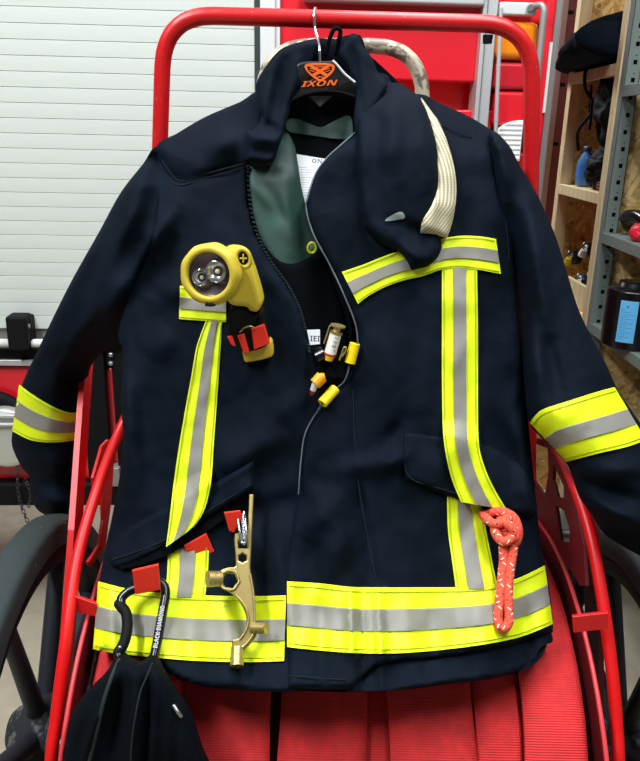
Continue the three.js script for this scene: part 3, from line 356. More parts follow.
// ------------------------------------------------------------------ hose cart
const HC = V(0, 0.46, -0.02), HR = 0.385;
{
  const t = thing('hose_cart', 'red tubular hose reel cart with two dark spoked wheels, carrying the coat', 'cart', V(0, 0, -0.02));
  const zb = -0.15;
  const hp = [[155, 470, -0.17], [150, 330, -0.165], [158, 70, zb], [160, 11.5, zb], [533, 22, zb], [527, 80, zb], [531, 330, -0.165], [530, 480, -0.17]].map(p => P(p[0] + (p[0] < 300 ? 4 : -1), p[1] + 3, p[2]));
  hp.splice(2, 1); hp.splice(4, 1); const hoop = part(t, 'handle_hoop', bent([hp[0], hp[1], hp[2], hp[3], hp[4], hp[5]], 0.0128, 0.075), M.redWorn);
  const za = -0.3; part(t, 'inner_handle', bent([P(262, 260, za), P(262, 46, za), P(423, 46, za), P(421, 260, za)], 0.0125, 0.085), M.creamTube, 'inner handle in worn cream paint');
  { const c = P(488, 35, zb + 0.0); const g = new THREE.CylinderGeometry(0.008, 0.007, 0.012, 12); g.translate(c.x, c.y - 0.006, c.z); part(t, 'rubber_stop', g, M.black); }
  const flatBar = (pts, th, depth) => { const path = pts.map(p => P(...p)), pos = [], q = []; path.forEach((p, i) => { for (const [sx, sz] of [[-1, 0], [1, 0], [1, -1], [-1, -1]]) q.push(V(p.x + sx * th / 2, p.y, p.z + sz * depth)); }); const quad = (a, b, c, d) => { for (const k of [a, b, c, a, c, d]) pos.push(q[k].x, q[k].y, q[k].z); }; for (let i = 0; i + 1 < path.length; i++) for (let k = 0; k < 4; k++) quad(4 * i + k, 4 * i + 4 + k, 4 * i + 4 + (k + 1) % 4, 4 * i + (k + 1) % 4); quad(0, 1, 2, 3); const e = 4 * (path.length - 1); quad(e + 3, e + 2, e + 1, e); const g = new THREE.BufferGeometry(); g.setAttribute('position', new THREE.Float32BufferAttribute(pos, 3)); g.computeVertexNormals(); return metricUV(g); };
  // side plates: flat steel, seen nearly edge on
  const plate = (pts, th, depth) => { const path = pts.map(p => P(...p)); const out = []; for (let i = 1; i < path.length; i++) { const a = path[i - 1], b = path[i], d = b.clone().sub(a), L = d.length(); const g = new RoundedBoxGeometry(th, L + 0.004, depth, 1, 0.0015); g.translate(0, 0, -depth / 2); const y = d.clone().normalize(), x = V(1, 0, 0).addScaledVector(y, -y.x).normalize(), z = x.clone().cross(y); g.applyMatrix4(new THREE.Matrix4().makeBasis(x, y, z).setPosition(a.clone().add(b).multiplyScalar(0.5))); out.push(metricUV(g)); } return join(out); };
  part(t, 'side_plate', flatBar([[83.5, 356, -0.26], [78, 430, -0.145], [71, 530, -0.02], [63, 640, 0.075], [56, 800, 0.1]], 0.0105, 0.05), M.redPaint);
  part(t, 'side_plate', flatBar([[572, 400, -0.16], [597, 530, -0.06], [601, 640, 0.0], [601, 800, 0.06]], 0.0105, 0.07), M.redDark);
  // guard hoops
  const gl = [[150, 372, -0.13], [121.5, 427, -0.08], [97, 490, 0.03], [77, 560, 0.12], [66, 640, 0.2], [56, 720, 0.25], [50, 775, 0.28]].map(p => P(...p));
  gl.push(V(gl[6].x, 0.42, 0.31), V(gl[6].x, 0.2, 0.26), V(gl[6].x + 0.02, 0.05, 0.1), V(gl[6].x + 0.05, 0.04, -0.1));
  part(t, 'guard_hoop', tube(gl, 0.009, 120, 12), M.redPaint);
  const gr = [[545, 425, -0.13], [568, 470, 0.0], [588, 525, 0.085], [601, 590, 0.15], [612, 670, 0.21], [617, 730, 0.25], [618, 775, 0.28]].map(p => P(...p));
  gr.push(V(gr[6].x, 0.42, 0.31), V(gr[6].x, 0.2, 0.26), V(gr[6].x - 0.02, 0.05, 0.1), V(gr[6].x - 0.05, 0.04, -0.1));
  part(t, 'guard_hoop', tube(gr, 0.009, 120, 12), M.redPaint);
  // brackets between guard and reel side
  part(t, 'bracket_arm', slab([[573, 617], [608, 613], [609, 629], [574, 633]], 0.205, 0.006, 0.001), M.redPaint);
  part(t, 'bracket_arm', slab([[70, 595], [96, 604], [96, 617], [68, 610]], 0.165, 0.006, 0.001), M.redPaint);
  // reel side discs with lightening holes, outer lip
  for (const s of [-1, 1]) {
    const sp = new THREE.Shape(); sp.absarc(0, 0, 0.418, 0, Math.PI * 2); const h0 = new THREE.Path(); h0.absarc(0, 0, 0.1, 0, Math.PI * 2, true); sp.holes.push(h0);
    for (let k = 0; k < 10; k++) { const a0 = k / 10 * 6.2832 + 0.08, a1 = a0 + 0.42, h = new THREE.Path(), pts = []; for (let j = 0; j <= 8; j++) pts.push([0.35, a0 + (a1 - a0) * j / 8]); for (let j = 8; j >= 0; j--) pts.push([0.2, a0 + 0.06 + (a1 - a0 - 0.12) * j / 8]); h.setFromPoints(pts.map(([r, a]) => new THREE.Vector2(r * Math.cos(a), r * Math.sin(a))).reverse()); sp.holes.push(h); }
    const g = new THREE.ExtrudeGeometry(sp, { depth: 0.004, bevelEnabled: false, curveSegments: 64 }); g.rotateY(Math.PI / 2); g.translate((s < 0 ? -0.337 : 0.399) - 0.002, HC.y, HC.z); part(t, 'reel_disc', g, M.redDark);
    const l = new THREE.TorusGeometry(0.418, 0.0035, 8, 90); l.rotateY(Math.PI / 2); l.translate(s < 0 ? -0.337 : 0.399, HC.y, HC.z); part(t, 'disc_lip', l, std(S(215, 60, 66), 0.4));
    // wheels
    const wx = s < 0 ? -0.515 : 0.59, w = part(t, 'wheel', (() => { const g = new THREE.LatheGeometry([[0.36, -0.03], [0.398, -0.034], [0.41, -0.024], [0.413, 0], [0.41, 0.024], [0.398, 0.034], [0.36, 0.03], [0.352, 0.02], [0.352, -0.02], [0.36, -0.03]].map(q => new THREE.Vector2(...q)), 72); g.rotateZ(Math.PI / 2); g.translate(wx, 0.425, -0.05); return g; })(), M.rubber, 'dark rubber tyred spoked wheel');
    const rim = new THREE.LatheGeometry([[0.32, -0.018], [0.356, -0.026], [0.358, 0.026], [0.32, 0.018], [0.32, -0.018]].map(q => new THREE.Vector2(...q)), 64); rim.rotateZ(Math.PI / 2); rim.translate(wx, 0.425, -0.05); part(w, 'rim', rim, M.black);
    for (let k = 0; k < 8; k++) { const a = k * Math.PI / 4 + 0.3, c = V(wx, 0.425, -0.05), d = V(0, Math.cos(a), Math.sin(a)); part(w, 'spoke', rod(c.clone().addScaledVector(d, 0.05), c.clone().addScaledVector(d, 0.335), 0.019, 0.015, 10), std(S(26, 30, 38), 0.6)); }
    const hub = new THREE.LatheGeometry([[0, -0.06], [0.035, -0.06], [0.045, -0.05], [0.055, -0.03], [0.075, -0.025], [0.075, 0.025], [0.055, 0.03], [0.045, 0.05], [0.035, 0.06], [0, 0.06]].map(q => new THREE.Vector2(...q)), 28); hub.rotateZ(Math.PI / 2); hub.translate(wx, 0.425, -0.05); part(w, 'hub', hub, M.dusty);
    const bolt = new THREE.CylinderGeometry(0.012, 0.012, 0.03, 10); bolt.rotateZ(Math.PI / 2); const bp = P(s > 0 ? 601 : 86, s > 0 ? 742 : 745, 0.1); bolt.translate(s * 0.43, bp.y, 0.1); part(t, 'bolt', bolt, M.steel);
  }
  part(t, 'side_gusset', sidePlate([[524, 436], [546, 440], [562, 464], [576, 502], [584, 545], [586, 585], [580, 585], [571, 570], [556, 548], [534, 526]], 0.402, 0.004, [[[532, 442], [548, 448], [549, 472], [545, 497], [534, 480]], [[554, 464], [564, 486], [565, 498], [558, 498], [553, 480]], [[556, 505], [564, 510], [570, 528], [570, 543], [561, 541]]]), M.redDark);  // darker red than the left one: shade under the sleeve is in its colour
  part(t, 'side_gusset', sidePlate([[106, 440], [100, 446], [91, 478], [92, 486], [99, 472], [101, 520], [97, 545], [86, 562], [88, 566], [103, 547], [109, 500], [113, 440]], -0.392, 0.004), M.redPaint);
  { const c = P(567, 537, -0.02), g = new THREE.CylinderGeometry(0.013, 0.013, 0.05, 12); g.rotateZ(Math.PI / 2); g.translate(c.x + 0.01, c.y, c.z); part(t, 'bolt', g, M.steel); }
  part(t, 'axle', rod(V(-0.58, 0.425, -0.05), V(0.655, 0.425, -0.05), 0.02), M.black);
  // drum and flat red hose wound on it
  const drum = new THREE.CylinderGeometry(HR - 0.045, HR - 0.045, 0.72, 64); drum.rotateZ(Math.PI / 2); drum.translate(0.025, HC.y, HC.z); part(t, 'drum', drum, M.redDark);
}
{
  const t = thing('fire_hose', 'broad flat red canvas fire hose wound on the reel below the coat hem', 'hose', V(0, HC.y - HR, HC.z));
  // [x0, x1, radius, tilt]
  const W_ = [[-0.322, -0.262, 0.380, 0.02], [-0.256, -0.184, 0.364, -0.015], [-0.188, -0.064, 0.386, 0.04], [-0.050, 0.074, 0.378, 0.02], [0.068, 0.118, 0.358, 0.02], [0.106, 0.226, 0.384, 0.025], [0.229, 0.297, 0.374, 0.01], [0.299, 0.386, 0.396, -0.004]];
  W_.forEach(([x0, x1, R, tilt], k) => {
    const w = x1 - x0, th = 0.014, N = 10, M2 = 160, pos = [], uv = [], idx = [], prof = [];
    for (let i = 0; i <= N; i++) prof.push([-w / 2 + w * i / N, 0.004 * Math.sqrt(Math.max(0, 1 - (2 * i / N - 1) ** 2)) + (i === 0 || i === N ? -0.003 : 0)]);
    for (let i = N; i >= 0; i--) prof.push([-w / 2 + w * i / N, -th + (i === 0 || i === N ? 0.003 : 0)]); prof.push(prof[0]);
    for (let j = 0; j <= M2; j++) { const a = j / M2 * Math.PI * 2; prof.forEach(([px, pr], i) => { const n = 0.004 * fbm(Math.cos(a) * 2.2 + k * 3, Math.sin(a) * 2.2, px * 8, 3); const r = R + pr + n; const x = px + 0.004 * fbm(a * 0 + Math.cos(a) * 2, Math.sin(a) * 2, k * 5.5, 2) * 2; pos.push(x + tilt * r * Math.cos(a) * 0.35, r * Math.cos(a), r * Math.sin(a)); uv.push(px * 4 + k * 0.37, a * R * 3.2); }); }
    const L = prof.length; for (let j = 0; j < M2; j++) for (let i = 0; i < L - 1; i++) { const a = j * L + i, b = a + L; idx.push(a, a + 1, b, a + 1, b + 1, b); }
    const g = new THREE.BufferGeometry(); g.setAttribute('position', new THREE.Float32BufferAttribute(pos, 3)); g.setAttribute('uv', new THREE.Float32BufferAttribute(uv, 2)); g.setIndex(idx); g.computeVertexNormals(); g.translate((x0 + x1) / 2, HC.y, HC.z);
    part(t, 'hose_winding', g, M.hose);
  });
}

// ------------------------------------------------------------------ the coat
const zBack = table([[30, -0.135], [60, -0.13], [150, -0.105], [300, -0.045], [420, 0.01], [520, 0.06], [600, 0.125], [660, 0.195], [700, 0.25]]);
const bodyHalf = table([[60, 90], [100, 120], [150, 185], [250, 195], [400, 205], [520, 215], [620, 232], [700, 235]]);
const bodyFold = folds([
  [262, 430, 300, 395, 12, 0.006], [215, 470, 290, 430, 14, 0.008], [235, 520, 300, 500, 14, -0.004], [275, 520, 290, 640, 12, 0.007], [240, 560, 250, 680, 14, -0.005],
  [176, 205, 140, 262, 9, 0.008], [140, 262, 114, 312, 8, 0.007], [178, 230, 150, 300, 14, -0.006], [160, 300, 185, 280, 14, 0.006], [122, 350, 135, 500, 12, 0.008], [150, 360, 175, 330, 14, 0.006],
  [165, 175, 185, 182, 5, -0.004], [185, 182, 246, 165, 4, -0.004], [152, 150, 170, 178, 5, -0.004], [210, 130, 240, 150, 16, 0.006],
  [503, 150, 504, 200, 4, -0.005], [504, 200, 512, 320, 6, -0.006], [440, 128, 500, 152, 4, -0.003], [452, 115, 503, 150, 3, -0.003],
  [353, 380, 356, 470, 3, -0.002], [356, 470, 375, 580, 5, -0.004], [300, 540, 345, 490, 16, 0.007], [320, 590, 350, 520, 14, 0.005], [330, 470, 400, 460, 10, 0.004],
  [385, 445, 400, 420, 7, -0.004], [385, 470, 404, 455, 7, 0.005], [420, 330, 425, 420, 16, 0.004], [390, 320, 395, 420, 14, 0.003],
  [350, 585, 352, 660, 5, 0.005], [362, 585, 362, 690, 4, -0.004], [378, 590, 382, 690, 5, 0.006], [320, 590, 322, 690, 10, -0.004], [430, 590, 436, 680, 16, -0.006], [480, 590, 490, 680, 16, 0.005], [520, 575, 528, 670, 10, -0.005],
  [160, 590, 158, 680, 12, 0.005], [190, 590, 192, 690, 12, -0.004], [230, 600, 232, 690, 14, 0.004], [110, 590, 112, 660, 8, 0.004],
  [515, 400, 530, 520, 10, 0.006], [500, 420, 520, 480, 9, -0.006],
]);
function zBody(x, y) { const c = 322, u = clamp((x - c) / bodyHalf(y), -1, 1); const b = 0.062 * Math.sqrt(Math.max(0, 1 - u * u * 0.96)) * sstep(60, 160, y) + 0.012; return zBack(y) + b + 2.8 * bodyFold(x, y) + 0.018 * fbm(x / 55, y / 85, 2.5, 3); }
const leftPoly = smooth([[262, 92], [240, 102], [205, 117], [176, 134], [156, 147], [160, 190], [150, 250], [128, 300], [118, 335], [123, 352], [121, 400], [123, 440], [119, 480], [111, 522], [103, 560], [97, 600], [93, 645, 1], [98, 652], [103, 649], [112, 655], [150, 660], [170, 674], [200, 686], [240, 690], [270, 692], [300, 692, 1], [310, 600], [318, 500], [322, 400], [318, 352], [306, 330], [299, 305], [286, 283], [270, 260], [256, 234], [248, 200], [247, 165, 1], [262, 140]], 4);
const rightPoly = smooth([[358, 132, 1], [330, 155], [316, 173], [306, 203], [312, 232], [330, 264], [343, 295], [356, 325], [358, 348], [352, 372], [340, 388], [322, 402], [306, 430], [299, 460], [297, 490], [291, 525], [287, 570], [286, 620], [286, 688, 1], [320, 690], [352, 689, 1], [376, 667, 1], [400, 662], [440, 658], [480, 652], [520, 644], [553, 632, 1], [553, 620], [547, 570], [541, 545], [536, 500], [530, 440], [523, 370], [517, 300], [512, 240], [510, 180], [508, 149], [495, 133], [470, 117], [440, 103], [420, 94], [385, 100]], 4);
const shoulder = (poly, x, y) => { const w = sstep(235, 150, y) * (x < 322 ? sstep(262, 225, x) : sstep(395, 440, x)); if (w <= 0) return 0; const q = 1 - clamp((inside(poly, x, y) ? edgeDist(poly, x, y) : 0) / 48, 0, 1); return -0.04 * w * q * q; };
const zL0 = (x, y) => zBody(x, y) + shoulder(leftPoly, x, y), zL1 = roller(leftPoly, 7, 0.012, zL0), zL = (x, y) => { const k = sstep(190, 165, x) * sstep(340, 310, y); return k > 0 ? zL0(x, y) * k + zL1(x, y) * (1 - k) : zL1(x, y); }, zR = roller(rightPoly, 7, 0.012, (x, y) => zBody(x, y) + 0.007 + shoulder(rightPoly, x, y));
{
  const t = thing('fire_coat', 'dark navy firefighter coat with yellow and silver reflective bands, hanging open', 'coat', P(320, 690, 0.2));
  part(t, 'left_front', sheet(leftPoly, zL, { th: 0.008 }), M.navy);
  part(t, 'right_front', sheet(rightPoly, zR, { th: 0.008 }), M.navy);
  // back of the coat, hanging on the frame
  const backPoly = smooth([[285, 50], [310, 42], [345, 40], [375, 60], [420, 100], [470, 123], [498, 144], [505, 250], [515, 350], [525, 450], [534, 540], [543, 600], [548, 640], [535, 664], [500, 677], [440, 685], [400, 690], [345, 692], [260, 688], [200, 680], [150, 655], [100, 640], [103, 600], [110, 560], [126, 480], [129, 400], [128, 340], [160, 250], [165, 160], [200, 130], [250, 106], [265, 70]], 3);
  part(t, 'back', sheet(backPoly, (x, y) => zBack(y) + 0.006 - 0.045 * sstep(210, 130, y) + (y > 600 ? 0.02 * sstep(600, 660, y) : 0) + 0.02 * Math.max(0, 1 - ((x - 322) / 210) ** 2) * sstep(150, 300, y) + 0.003 * fbm(x / 40, y / 60, 8, 3), { th: 0.006, cell: 6 }), M.navyDark);
  // lining hem seen under the right front
  part(t, 'lining_hem', sheet(smooth([[346, 650, 1], [400, 645], [480, 640], [550, 628, 1], [553, 641], [545, 645], [538, 651], [535, 662], [528, 666], [500, 677], [470, 682], [440, 684], [420, 687], [400, 690], [372, 691], [346, 692, 1]], 3), roller(smooth([[346, 650], [550, 628], [553, 641], [535, 662], [500, 677], [440, 684], [400, 690], [346, 692]], 2), 5, 0.008, (x, y) => zBody(x, y) - 0.004), { th: 0.008, cell: 3 }), M.navy);
  // inside of the back: dark lining, green band, white label
  const zIn = (x, y) => zBack(y) + 0.014 + 0.02 * sstep(130, 200, y) + 0.002 * fbm(x / 18, y / 18, 3, 2);
  part(t, 'neck_lining', sheet(smooth([[280, 60], [360, 60], [372, 110], [352, 160], [345, 250], [350, 360], [300, 370], [285, 280], [262, 230], [268, 170], [278, 110]], 3), zIn, { th: 0.004 }), M.lining);
  part(t, 'green_band', sheet(smooth([[288, 120], [298, 119], [310, 124], [322, 127], [334, 121], [350, 116], [352, 136], [340, 139], [310, 135], [288, 131]], 4), (x, y) => zIn(x, y) + 0.004 + 0.002 * Math.sin(x * 0.25), { th: 0.002, cell: 3 }), M.green);
  { const g = sheet([[296, 154], [326, 159], [316, 173], [306, 203], [303, 206]], (x, y) => zIn(x, y) + 0.006, { th: 0.0008, cell: 4 }); const p = g.attributes.position, a = P(296, 154, -0.1), b = P(326, 206, -0.08), u = g.attributes.uv; for (let i = 0; i < p.count; i++) u.setXY(i, (p.getX(i) - a.x + P(320, 690, 0.2).x * 0) / (b.x - a.x), 1 - (a.y - p.getY(i)) / (a.y - b.y));
    part(t, 'size_label', g, std(0xffffff, 0.7, 0, { map: canvasTex(128, 256, (c, w, h) => { c.fillStyle = '#dfe2e3'; c.fillRect(0, 0, w, h); c.fillStyle = '#5a6064'; c.font = 'bold 28px sans-serif'; c.fillText('ON', 66, 40); c.fillStyle = '#9aa0a4'; for (let i = 0; i < 12; i++) c.fillRect(14, 60 + i * 12, 34 + (i * 29) % 40, 3); }) }), 'white printed label'); }
  // green facing folded back on the left, with zip teeth
  const facing = smooth([[247, 162, 1], [260, 164], [270, 162], [277, 150], [285, 122], [291, 128], [297, 158], [302, 190], [309, 215], [318, 240], [321, 262], [312, 276], [300, 284], [290, 284], [274, 263], [258, 236], [250, 205]], 4);
  const facingFold = folds([[250, 180, 275, 210, 6, 0.005], [255, 172, 290, 172, 5, -0.004], [280, 165, 290, 250, 7, 0.006], [268, 190, 290, 230, 6, -0.005], [296, 190, 306, 260, 6, -0.005]]);
  const zF = roller(facing, 5, 0.006, (x, y) => zBack(y) + 0.014 + 0.045 * sstep(130, 175, y) - 0.02 * sstep(285, 318, x) + facingFold(x, y));
  const fm = part(t, 'facing', sheet(facing, zF, { th: 0.004, cell: 3 }), M.green, 'dark green lining facing turned outwards');
  const innerFlap = smooth([[262, 244], [276, 258], [292, 264], [308, 258], [320, 252], [324, 262], [335, 290], [344, 320], [346, 360], [330, 395], [312, 400], [309, 360], [303, 320], [288, 288]], 3);
  const zI = roller(innerFlap, 4, 0.004, (x, y) => zBack(y) + 0.062 - 0.02 * sstep(300, 330, x));
  part(t, 'inner_flap', sheet(innerFlap, zI, { th: 0.003 }), M.lining);
  const zipPts = smooth([[247.5, 166], [249, 200], [257, 235], [271, 262], [288, 286], [299, 308], [305, 330], [309, 352]], 8, false);
  const teeth = zipPts.map(([x, y], i) => { const p = P(x + 0.5, y, zL(x + 5, y) + 0.004); const g = new RoundedBoxGeometry(0.0052, 0.0022, 0.003, 1, 0.0006); g.rotateZ(-0.35); g.translate(p.x, p.y, p.z); return g; });
  { const t2 = part(t, 'zip_tape', tube(zipPts.filter((_, i) => i % 4 === 0).map(([x, y]) => P(x + 1.2, y, zL(x + 5, y) + 0.0015)), 0.0022, 80, 6), M.lining); const m = part(t2, 'zip_teeth', join(teeth), M.zip); m.userData.kind = 'stuff'; }
  { const p = P(312, 248, zF(312, 248) + 0.004), g = new THREE.TorusGeometry(0.006, 0.002, 8, 20); g.scale(1, 1.25, 1); g.translate(p.x, p.y, p.z); const c = new THREE.SphereGeometry(0.0045, 14, 8); c.scale(1, 1.2, 0.4); c.translate(p.x, p.y, p.z); const b = part(t, 'snap_button', g, std(S(190, 200, 40), 0.4)); part(b, 'button_cap', c, std(S(80, 120, 90), 0.3)); }
  // edge piping of the right front and its continuation down the chest
  const pipe = [[357, 131], [340, 146], [327, 158], [316, 173], [307, 200], [306, 206], [313, 233], [330, 265], [345, 297], [356, 326], [358, 343]];
  part(t, 'edge_piping', tube(pipe.map(([x, y]) => P(x, y, zR(x, y) + 0.004)), 0.0013, 100, 8), M.piping);
  part(t, 'edge_piping', tube([[320, 407], [312, 418], [304, 434], [300, 460], [298.5, 478], [297.5, 494]].map(([x, y]) => P(x + 1, y, zR(x + 2, y) + 0.006)), 0.001, 60, 8), M.piping);
  // collar
  const cl = smooth([[246, 131, 1], [253, 130], [261, 117], [257, 100], [256, 84], [266, 66], [281, 49], [300, 42], [318, 40], [322, 52], [312, 66], [302, 84], [292, 100], [288, 116], [284, 132], [278, 148], [271, 163], [246, 160, 1]], 4);
  const clFold = folds([[275, 60, 262, 118, 6, 0.008], [284, 62, 272, 130, 5, -0.007], [300, 50, 284, 110, 7, 0.008], [262, 120, 280, 134, 5, -0.006], [250, 138, 278, 140, 5, 0.006], [250, 150, 275, 153, 4, -0.004]]);
  const zCL = roller(cl, 6, 0.012, (x, y) => zBack(y) + 0.045 + 0.035 * sstep(70, 145, y) + 1.5 * clFold(x, y) - 0.015 * sstep(300, 320, x));
  part(t, 'collar', sheet(cl, zCL, { th: 0.008, cell: 3 }), M.navy);
  const cb = smooth([[290, 52], [300, 42], [322, 38], [332, 40], [344, 36], [360, 35], [366, 52], [372, 95], [362, 130], [352, 120], [348, 100], [342, 70], [320, 62], [300, 70]], 3);
  part(t, 'collar_back', sheet(cb, roller(cb, 5, 0.008, (x, y) => zBack(y) + 0.012 - 0.006 * sstep(50, 90, y)), { th: 0.006, cell: 4 }), M.navyDark);
  const cr = smooth([[339, 55], [344, 42], [351, 34], [358, 35], [363, 46], [372, 58], [378, 72], [388, 84], [380, 100], [365, 128], [356, 134], [354, 118], [356, 95], [352, 78]], 4);
  part(t, 'collar', sheet(cr, roller(cr, 6, 0.01, (x, y) => zBack(y) + 0.045 + 0.03 * sstep(60, 130, y) + folds([[350, 40, 360, 110, 5, -0.006], [362, 50, 368, 110, 5, 0.006]])(x, y)), { th: 0.008, cell: 3 }), M.navy);
  part(t, 'hang_loop', tube([P(326, 54, -0.095), P(330, 38, -0.09), P(335, 28.5, -0.09), P(340, 30, -0.092), P(339, 40, -0.1), P(336, 54, -0.105)], 0.0032, 40, 8), M.navyDark);
  // throat flap folded over the shoulder with its ribbed cream edge
  const hf = smooth([[357, 112], [362, 98], [367, 84], [378, 73], [388, 76], [391, 82], [400, 83], [412, 91], [422, 99], [432, 118], [439, 150], [442, 190], [441, 236], [442, 248], [437, 259], [427, 266.5], [418, 269], [411, 270], [406, 259], [398, 251], [388, 247], [376, 240], [364, 226], [359, 190], [357, 150]], 4);
  const hfFold = folds([[370, 90, 392, 80, 5, -0.012], [378, 74, 366, 96, 4, 0.008], [395, 88, 392, 180, 12, 0.012], [375, 120, 376, 215, 10, -0.01], [415, 100, 428, 200, 10, 0.008], [400, 215, 385, 228, 6, -0.01], [404, 225, 438, 240, 6, -0.009], [396, 250, 425, 258, 8, 0.01], [380, 230, 404, 212, 5, 0.006]]);
  const zH = roller(hf, 12, 0.024, (x, y) => zBody(x, y) + 0.034 + hfFold(x, y) - 0.03 * sstep(110, 75, y));
  const flap = part(t, 'throat_flap', sheet(hf, zH, { th: 0.012, cell: 3 }), M.navy);
  const tri = smooth([[385, 221], [394, 214], [402, 212], [405, 217], [402, 219]], 3); part(flap, 'flap_lining', sheet(tri, (x, y) => zH(x, y) + 0.004, { th: 0.001, cell: 2 }), std(S(120, 135, 128), 0.7));
  const band = smooth([[421, 98], [429, 108], [440, 124], [450, 150], [455, 172], [456.5, 192], [454, 215], [450, 230], [447, 238, 1], [434, 235], [419, 234, 1], [422, 221], [432, 205], [437, 188], [437, 165], [436, 146], [430, 122]], 4);
  { const g = sheet(band, roller(band, 9, 0.012, (x, y) => Math.max(zH(x, y), zBody(x, y) + 0.025) + 0.008 + 0.006 * Math.exp(-(((y - 205) / 14) ** 2))), { th: 0.008, cell: 2.5 });
    // ribs run along the band
    const p = g.attributes.position, u = g.attributes.uv; const A = P(421, 98, -0.05), B = P(440, 236, -0.02); for (let i = 0; i < p.count; i++) { const s = clamp((A.y - p.getY(i)) / (A.y - B.y), 0, 1); const cx = A.x + (B.x - A.x) * s + 0.035 * Math.sin(Math.PI * s * 0.95) + (s > 0.75 ? -0.025 * (s - 0.75) * 4 : 0); u.setXY(i, (p.getX(i) - cx) * 0.85, p.getY(i) * 0.8); }
    part(flap, 'ribbed_edge', g, M.cream, 'cream ribbed knit edge'); }
  // sleeves
  const slL = smooth([[158, 146], [143, 164], [121, 192], [99, 232], [72, 280], [50, 324], [36, 354], [24, 379], [19, 395], [13, 428], [12, 446], [22, 468], [29, 476], [31, 498], [40, 512], [60, 520], [74, 519], [79, 480], [83, 430], [87, 388], [91, 366], [105, 351], [126, 346], [132, 310], [158, 260], [175, 215], [180, 170]], 4);
  const zsL = table([[140, -0.1], [200, -0.1], [300, -0.15], [380, -0.255], [450, -0.29], [540, -0.3]]);
  const fL = folds([[150, 180, 92, 300, 12, 0.014], [120, 225, 80, 300, 9, -0.006], [112, 300, 70, 345, 12, 0.012], [120, 320, 70, 375, 10, -0.008], [138, 210, 116, 250, 8, 0.006], [116, 290, 114, 325, 6, 0.014], [90, 330, 40, 400, 12, 0.008], [60, 360, 85, 400, 10, -0.01], [20, 455, 70, 470, 8, 0.006], [30, 480, 75, 488, 8, -0.008], [35, 500, 75, 505, 6, 0.008], [165, 190, 140, 240, 10, -0.007], [116, 312, 119, 340, 5, -0.012], [108, 318, 90, 345, 10, -0.008]]);
  const slOpen = smooth([[158, 146], [143, 164], [121, 192], [99, 232], [72, 280], [50, 324], [36, 354], [24, 379], [19, 395], [13, 428], [12, 446], [22, 468], [29, 476], [31, 498], [40, 512], [60, 520], [74, 519], [79, 480], [83, 430], [87, 388], [91, 366], [105, 351], [126, 346]], 4, false), armline = [[158, 140], [170, 185], [158, 225], [135, 270], [118, 310], [117, 340]];
  const zS0 = roller(slL, 44, 0.075, (x, y) => zsL(y) + 0.085 + 1.7 * fL(x, y) + 0.012 * sstep(120, 160, x) + 0.005 * fbm(x / 30, y / 30, 4, 3), slOpen);
  const zSL = (x, y) => { const k = sstep(42, 2, lineDist(armline, x, y)) * sstep(352, 300, y); const side = sstep(-8, 10, (x - 170) + (y - 185) * 0.42); return zS0(x, y) * (1 - k) + k * (zL(Math.max(x, 150 - (y - 190) * 0.24), y) - 0.004 - 0.02 * side); };
  const sl = part(t, 'left_sleeve', sheet(slL, zSL, { back: (x, y) => zsL(y) - 0.02, cell: 3.5 }), M.navy);
  const slR = smooth([[490, 131], [508, 144], [520, 166], [536, 192], [547, 216], [557, 240], [568, 276], [578, 308], [591, 336], [606, 364], [618, 390], [634, 414], [650, 438], [668, 480], [672, 530], [664, 560], [648, 562], [640, 556], [622, 546], [604, 534], [592, 515], [580, 498], [570, 470], [566, 463], [548, 444], [530, 424], [524, 390], [516, 330], [505, 270], [494, 220], [490, 170]], 4);
  const zsR = table([[130, -0.11], [200, -0.1], [300, -0.06], [420, 0.03], [480, 0.06], [560, 0.09]]);
  const fR = folds([[512, 160, 520, 390, 12, -0.018], [530, 200, 548, 330, 10, 0.009], [548, 230, 590, 370, 14, 0.010], [508, 150, 503, 220, 8, 0.006], [530, 320, 540, 410, 12, 0.012], [545, 330, 560, 400, 9, -0.007], [590, 350, 610, 390, 8, 0.005], [575, 480, 640, 500, 8, -0.009], [585, 500, 645, 525, 8, 0.010], [590, 470, 650, 470, 9, 0.006], [600, 525, 650, 545, 7, -0.006], [520, 165, 535, 190, 6, -0.005]]);
  const zSR = roller(slR, 44, 0.075, (x, y) => zsR(y) + 0.085 + 1.8 * fR(x, y) + 0.005 * fbm(x / 30, y / 30, 9, 3));
  const sr = part(t, 'right_sleeve', sheet(slR, zSR, { back: (x, y) => zsR(y) - 0.02, cell: 3.5 }), M.navy);
  // pocket flaps
  const pfL = smooth([[110, 548], [124, 532], [160, 511], [212, 485], [254, 461, 1], [254, 488, 1], [235, 501], [205, 519], [165, 546], [132, 562], [116, 567], [108, 560]], 4);
  const zPL = roller(pfL, 5, 0.007, (x, y) => zL(x, y) + 0.011 + 0.006 * sstep(0, 30, y - (561 - (x - 112) * 0.7)));
  part(t, 'pocket_flap', sheet(pfL, zPL, { th: 0.006, cell: 3 }), M.navy);
  const pfR = smooth([[402, 431, 1], [450, 437], [490, 447], [524, 470], [536, 500], [534, 514], [508, 512], [478, 505], [442, 494], [405, 479, 1]], 4);
  const zPR = roller(pfR, 5, 0.007, (x, y) => zR(x, y) + 0.003 + 0.009 * sstep(435, 485, y) + 0.004 * sstep(440, 500, x));
  part(t, 'pocket_flap', sheet(pfR, zPR, { th: 0.006, cell: 3 }), M.navy);
  // seams: fine double stitching
  const seam = (pts, zf, n) => part(t, 'seam', tube(pts.map(([x, y]) => P(x, y, zf(x, y) + 0.0014)), 0.0008, (n || 60) * 2, 6), M.thread);
  seam([[162, 160], [170, 172], [180, 181], [205, 174], [246, 163]], zL); seam([[160, 165], [168, 177], [180, 185], [206, 178], [246, 167]], zL);
